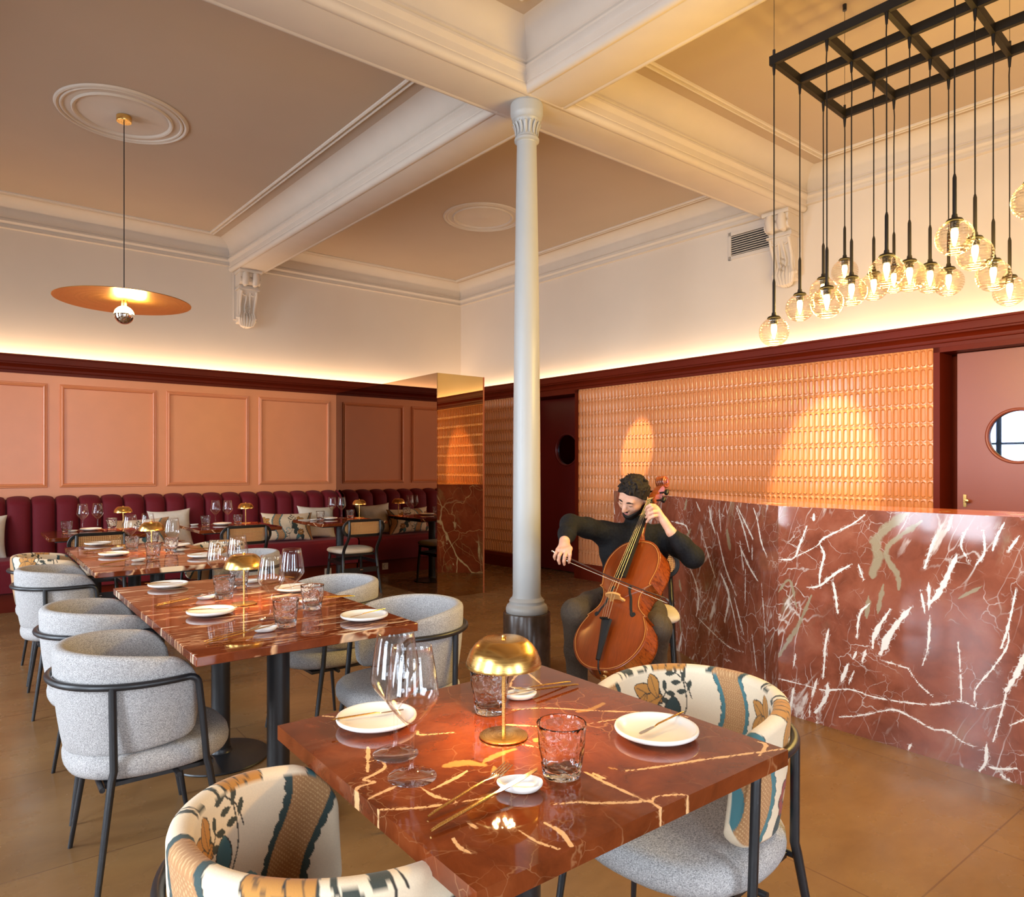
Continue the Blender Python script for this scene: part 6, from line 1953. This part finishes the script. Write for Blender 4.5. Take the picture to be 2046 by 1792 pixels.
m = MB(); m.tube([H(-0.019, 0.090, -0.080), H(-0.006, 0.0965, -0.078), H(0.006, 0.0965, -0.078), H(0.019, 0.090, -0.080)], [0.002, 0.0042, 0.0042, 0.002], 8)
m.tube([H(-0.016, 0.090, -0.085), H(0.0, 0.0955, -0.086), H(0.016, 0.090, -0.085)], [0.002, 0.0046, 0.002], 8); m.build('mouth', M['lips'], man)

# ------------------------------------------------------------------ his chair
cp = PM @ Vector(L_(1283, 1200, 4.30) * np.array((1, 1, 0)))
cb = dup(cane0, (cp.x, cp.y, 0), YAW + PI / 2 - math.radians(12), 'black cane back chair the cellist sits on', GC)

# ------------------------------------------------------------------ cello
def varnish():
    t = NT('flamed_orange_varnish')
    fl = t.noise(t.warp(t.coords(scale=(3, 3, 90)), 1.0, 0.5), 1.6, 3, 0.6)
    gr = t.noise(t.coords(scale=(160, 160, 3)), 1.5, 2)
    wear = t.noise(t.coords(), 4.5, 3)
    c = t.ramp(gr, [(0.3, lin(92, 30, 8)), (0.7, lin(126, 48, 13))])
    c = t.mix(t.math('MULTIPLY', wear, 0.75), c, lin(158, 74, 22))
    t.set(c, 0.28, Coat_Weight=0.6, Coat_Roughness=0.12)
    return t.m
def ribm():
    t = NT('flamed_rib_varnish')
    fl = t.noise(t.warp(t.coords(scale=(20, 20, 110)), 1.0, 0.8), 1.2, 3, 0.6)
    c = t.ramp(fl, [(0.35, lin(96, 34, 8)), (0.55, lin(160, 76, 24)), (0.7, lin(116, 46, 12))])
    t.set(c, 0.28, Coat_Weight=0.6, Coat_Roughness=0.12)
    return t.m
M['varnish'] = varnish(); M['ribs'] = ribm()
M['ebony'] = plain('ebony', (0.010, 0.008, 0.007), 0.42, var=0.2, Specular_IOR_Level=0.3)
M['maple'] = plain('maple_bridge', lin(206, 150, 84), 0.5, var=0.06, scale=30)
M['purfling'] = plain('edge_purfling', lin(206, 140, 70), 0.4, var=0.03)
M['string'] = plain('string', (0.45, 0.40, 0.32), 0.35, 0.8)
M['horsehair'] = plain('bow_hair', (0.72, 0.66, 0.54), 0.6, var=0.02)
M['bow_wood'] = plain('bow_stick_wood', lin(58, 24, 12), 0.3, var=0.1)

B0 = Vector(L_(1197, 1338, 3.36))
cA = Vector((0.352, -0.54, 0.762)).normalized()
cT = Vector((0.76, 0.636, 0.134)); cT = (cT - cA * cT.dot(cA)).normalized()
cN = cA.cross(cT)
cello = thing('cello', 'orange-brown varnished cello held upright between the seated man\'s knees', 'cello')
CM = Matrix((cT, cN, cA)).transposed().to_4x4(); CM.translation = B0
cello.matrix_world = PM @ CM
# local: x across, y out of the front, z up the body
half = [(0.0, 0.0), (0.060, 0.005), (0.115, 0.027), (0.162, 0.070), (0.192, 0.122), (0.204, 0.172), (0.199, 0.220), (0.183, 0.262), (0.166, 0.292)]
halfC = [(0.178, 0.296), (0.150, 0.318), (0.122, 0.352), (0.112, 0.392), (0.117, 0.432), (0.134, 0.462), (0.158, 0.478)]
halfU = [(0.146, 0.484), (0.150, 0.510), (0.161, 0.552), (0.165, 0.595), (0.157, 0.650), (0.130, 0.702), (0.090, 0.737), (0.045, 0.752), (0.0, 0.755)]
def ol():
    R_ = []
    for seg in (half, halfC, halfU):
        c = catmull([(x, 0, z) for x, z in seg], 6)
        R_ += [(p.x, p.z) for p in c]
    Lf = [(-x, z) for x, z in R_[::-1]]
    return R_[:-1] + Lf[:-1]
OL = ol()
NO = len(OL)
OC = (0.0, 0.37)
def scaled(k_, dd):
    """outline pulled inwards by dd metres (towards its own middle line)"""
    out = []
    for x, z in OL:
        zz = z + (0.36 - z) * k_ * 0.95
        out.append((x * (1 - k_), zz))
    return out
def plate(y0, sgn, arch, ov=0.004):
    m = MB()
    ks = [0.0, 0.015, 0.05, 0.12, 0.22, 0.35, 0.5, 0.66, 0.82, 0.94]
    for k_ in ks:
        for (x, z), (ox, oz) in zip(scaled(k_, 0), OL):
            n_ = 1 - k_
            h_ = 0.0035 - 0.0015 * math.sin(min(1, k_ / 0.12) * PI) if k_ < 0.12 else 0.0035 + arch * math.sin((min(1, (k_ - 0.12) / 0.75)) * PI / 2) ** 1.2
            ex = 1 + (ov / 0.2) * (1 if k_ < 0.03 else 0)
            m.v.append((x * ex, y0 + sgn * h_, z if k_ >= 0.03 else 0.36 + (z - 0.36) * (1 + ov / 0.37)))
    for q in range(len(ks) - 1):
        for i in range(NO):
            j = (i + 1) % NO
            m.f.append((q * NO + i, q * NO + j, (q + 1) * NO + j, (q + 1) * NO + i))
    m.f.append(tuple((len(ks) - 1) * NO + i for i in range(NO)))
    # edge back down to the ribs
    base = len(m.v)
    for x, z in OL: m.v.append((x * (1 + ov / 0.2), y0 - sgn * 0.001, 0.36 + (z - 0.36) * (1 + ov / 0.37)))
    for i in range(NO):
        j = (i + 1) % NO
        m.f.append((i, j, base + j, base + i))
    m.m = [0] * len(m.f)
    return m
fpl = plate(0.0, 1, 0.020).build('front_plate', M['varnish'], cello, angle=180)
from mathutils.bvhtree import BVHTree
BV = BVHTree.FromPolygons([v.co[:] for v in fpl.data.vertices], [p.vertices[:] for p in fpl.data.polygons])
plate(-0.115, -1, 0.020).build('back_plate', M['ribs'], cello, angle=180)
m = MB(); m.extr(OL, lambda x, z, y: (x, y, z), [-0.116, 0.001], caps=False); m.build('ribs', M['ribs'], cello, angle=40)
m = MB()
pp = [(x * 0.972, 0.0042, 0.36 + (z - 0.36) * 0.985) for x, z in OL]
m.tube([Vector(p) for p in pp], 0.0014, 5, closed=True); m.build('purfling', M['purfling'], cello)
def fy(x, z):
    h_ = BV.ray_cast(Vector((x, 0.2, z)), Vector((0, -1, 0)))
    return h_[0].y if h_[0] else 0.01
for sg in (-1, 1):                           # f-holes
    pts = [(0.040, 0.450), (0.048, 0.458), (0.056, 0.448), (0.052, 0.432), (0.066, 0.395), (0.078, 0.352), (0.094, 0.312), (0.098, 0.296), (0.108, 0.288), (0.116, 0.300), (0.106, 0.308)]
    c = catmull([(sg * x, 0, z) for x, z in pts], 6)
    n = len(c)
    m = MB(); m.tube([Vector((p.x, fy(p.x, p.z) - 0.0015, p.z)) for p in c], [0.0032 + 0.0040 * math.sin(PI * i / (n - 1)) for i in range(n)], 8, flat=1.0)
    m.lathe([(0, -0.002), (0.009, -0.001), (0.009, 0.001), (0, 0.002)], 12, (sg * 0.047, fy(0.047, 0.448) + 0.001, 0.449), 0, Matrix.Rotation(PI / 2, 3, 'X'))
    m.lathe([(0, -0.002), (0.0115, -0.001), (0.0115, 0.001), (0, 0.002)], 12, (sg * 0.109, fy(0.109, 0.298) + 0.001, 0.299), 0, Matrix.Rotation(PI / 2, 3, 'X'))
    m.build('sound_hole', M['dark_slot'], cello)
# bridge
ZB = 0.372
m = MB()
bp = [(-0.045, 0.022), (-0.028, 0.022), (-0.024, 0.035), (-0.010, 0.042), (0.010, 0.042), (0.024, 0.035), (0.028, 0.022), (0.045, 0.022), (0.043, 0.033), (0.034, 0.048), (0.036, 0.064), (0.044, 0.072), (0.038, 0.086), (0.018, 0.096), (0, 0.098), (-0.018, 0.096), (-0.038, 0.086), (-0.044, 0.072), (-0.036, 0.064), (-0.034, 0.048), (-0.043, 0.033)]
m.extr(bp, lambda x, y, t_: (x, y, ZB + t_), [-0.005, 0.005]); m.build('bridge', M['maple'], cello, smooth=False)
# neck leans back by six degrees
nd = Vector((0, -math.sin(math.radians(5.5)), math.cos(math.radians(5.5))))
nq = Vector((0, math.cos(math.radians(5.5)), math.sin(math.radians(5.5))))
NB = Vector((0, 0.030, 0.750))
def nk(x, y, s): return NB + Vector((x, 0, 0)) + nq * y + nd * s
m = MB()
m.tube([nk(0, -0.075, -0.02), nk(0, -0.055, 0.012), nk(0, -0.024, 0.055), nk(0, -0.013, 0.12), nk(0, -0.011, 0.27)], [0.024, 0.024, 0.019, 0.0165, 0.0145], 16)
m.tube([nk(0, -0.008, -0.02), nk(0, -0.004, 0.06)], [0.020, 0.016], 12)
# pegbox
pb = [(0.0, -0.022), (0.0, 0.004), (0.05, 0.004), (0.12, -0.012), (0.155, -0.026), (0.160, -0.046), (0.12, -0.050), (0.06, -0.046)]
m.extr([(s, y) for s, y in pb], lambda s, y, x: nk(x, y, 0.275 + s), [-0.021, -0.018, 0.018, 0.021])
nk_o = m.build('neck', M['ribs'], cello, angle=40)
# scroll: a spiral that widens into its two eyes
m = MB()
sp = []
rad = []
for i in range(46):
    a = 0.35 * i * 0.98
    r = 0.034 * (1 - i / 52)
    sp.append(nk(0, -0.030 + r * math.cos(a + 2.2) - 0.0, 0.465 + r * math.sin(a + 2.2)))
    rad.append(0.0115 * (1 - i / 70))
for x0 in (-0.016, -0.005, 0.005, 0.016):
    m.tube([p + Vector((x0 * (1 + 0.9 * i / 45), 0, 0)) for i, p in enumerate(sp)], rad, 8)
m.tube([nk(-0.034, -0.030, 0.465), nk(0.034, -0.030, 0.465)], 0.010, 12)
m.build('scroll', M['ribs'], nk_o, angle=60)
for i, (sg, s) in enumerate(((1, 0.305), (1, 0.365), (-1, 0.325), (-1, 0.385))):
    m = MB(); m.tube([nk(-sg * 0.015, -0.020 - 0.02 * (s - 0.3), s), nk(sg * 0.040, -0.022 - 0.02 * (s - 0.3), s), nk(sg * 0.046, -0.022 - 0.02 * (s - 0.3), s)], [0.005, 0.0055, 0.006], 10)
    m.lathe([(0, -0.016), (0.010, -0.014), (0.014, 0), (0.010, 0.014), (0, 0.016)], 12, nk(sg * 0.062, -0.022 - 0.02 * (s - 0.3), s))
    m.build('tuning_peg', M['ebony'], nk_o)
# fingerboard
m = MB()
def fb(x, y, t_):
    w = lerp(0.032, 0.0155, t_)
    return nk(x * w, y + 0.0 * t_, lerp(-0.265, 0.275, t_))
FP = [(-1, 0.0), (-1, 0.008), (-0.75, 0.0125), (-0.35, 0.0155), (0, 0.0165), (0.35, 0.0155), (0.75, 0.0125), (1, 0.008), (1, 0.0)]
m.extr(FP, fb, [0, 0.25, 0.5, 0.75, 1.0]); m.build('fingerboard', M['ebony'], cello, angle=30)
m = MB(); m.tube([nk(-0.016, 0.014, 0.277), nk(0.016, 0.014, 0.277)], 0.005, 8); m.build('nut', M['ebony'], cello)
# tailpiece, strings, end button
m = MB()
tp = [(0.0, 0.012), (0.05, 0.016), (0.16, 0.026), (0.205, 0.032)]
def tpf(x, y, t_):
    w = lerp(0.012, 0.031, t_ ** 1.3)
    z = 0.035 + 0.205 * t_
    yb = lerp(0.030, 0.060, t_)
    return (x * w, yb + y * (0.012 + 0.004 * t_), z)
m.extr([(-1, 0), (-0.8, 0.7), (0, 1.1), (0.8, 0.7), (1, 0), (0.7, -0.3), (-0.7, -0.3)], tpf, [0, 0.2, 0.4, 0.6, 0.8, 0.95, 1.0])
tpo = m.build('tailpiece', M['ebony'], cello, angle=40)
for i in range(4):
    x = -0.018 + 0.012 * i
    m = MB(); m.tube([(x, 0.076, 0.232), (x, 0.088, 0.232)], 0.0028, 8); m.lathe([(0, -0.002), (0.0055, -0.002), (0.0055, 0.003), (0, 0.003)], 12, (x, 0.089, 0.232), 0, Matrix.Rotation(-PI / 2, 3, 'X')); m.build('fine_tuner', M['ebony'], tpo)
m = MB()
m.tube([(0, 0.030, 0.040), (0.0, 0.012, 0.004), (0, -0.02, -0.012)], 0.004, 8); m.build('tail_gut', M['ebony'], cello)
for i in range(4):
    x0, x1, x2 = -0.018 + 0.012 * i, -0.024 + 0.016 * i, -0.0105 + 0.007 * i
    yb = 0.0985 - 0.012 * abs(i - 1.5) / 1.5 * 0.6
    m = MB(); m.tube([(x0, 0.076, 0.236), (x1, yb, ZB), nk(x2, 0.0195, 0.277), nk(x2 * 0.7, -0.010, 0.33)], [0.00075 + 0.00015 * i] * 4, 6); m.build('string', M['string'], cello)
m = MB(); m.lathe([(0, -0.045), (0.009, -0.045), (0.012, -0.038), (0.012, -0.024), (0.020, -0.018), (0.020, -0.006), (0.014, 0.0), (0, 0.0)], 24, (0, -0.057, 0.0)); m.build('end_button', M['brass'], cello, angle=40)
pinL = (CM.inverted() @ Vector((B0.x - 0.03, B0.y + 0.20, 0.003)))
m = MB(); m.tube([(0, -0.057, -0.04), pinL], [0.005, 0.004], 10); m.build('endpin', M['steel'], cello)

# ------------------------------------------------------------------ bow
bow = thing('cello_bow', 'cello bow with white hair drawn across the strings by the man\'s right hand', 'bow')
bow.matrix_world = PM
fr, tip = Vector(L_(1101, 1108, 3.585)), Vector(L_(1337, 1206, 3.43))
bd = (tip - fr).normalized(); BLn = (tip - fr).length
up = Vector((0, 0.12, 1)); up = (up - bd * up.dot(bd)).normalized()
def bp_(s, h): return fr + bd * (s * BLn) + up * h
m = MB(); m.tube([bp_(0.03, 0.020), bp_(0.2, 0.018), bp_(0.5, 0.011), bp_(0.8, 0.013), bp_(0.965, 0.020), bp_(0.985, 0.016)], [0.0045, 0.0044, 0.0040, 0.0034, 0.0030, 0.0030], 10)
m.tube([bp_(0.955, 0.020), bp_(0.985, 0.012), bp_(0.995, -0.001)], [0.0035, 0.0055, 0.003], 8)
m.build('stick', M['bow_wood'], bow)
m = MB(); m.tube([bp_(0.145, -0.0005), bp_(0.5, -0.001), bp_(0.985, -0.001)], 0.0035, 8, flat=0.35); m.build('hair_ribbon', M['horsehair'], bow)
m = MB(); m.tube([bp_(0.055, 0.008), bp_(0.09, 0.008), bp_(0.135, 0.004)], [0.010, 0.010, 0.006], 10); m.build('frog', M['ebony'], bow)
m = MB(); m.tube([bp_(0.135, 0.003), bp_(0.155, 0.002)], [0.006, 0.0055], 10); m.build('ferrule', M['steel'], bow)
m = MB(); m.tube([bp_(-0.005, 0.020), bp_(0.006, 0.020), bp_(0.010, 0.020), bp_(0.03, 0.020)], [0.0055, 0.0055, 0.0035, 0.0045], 10); m.build('screw', M['steel'], bow)
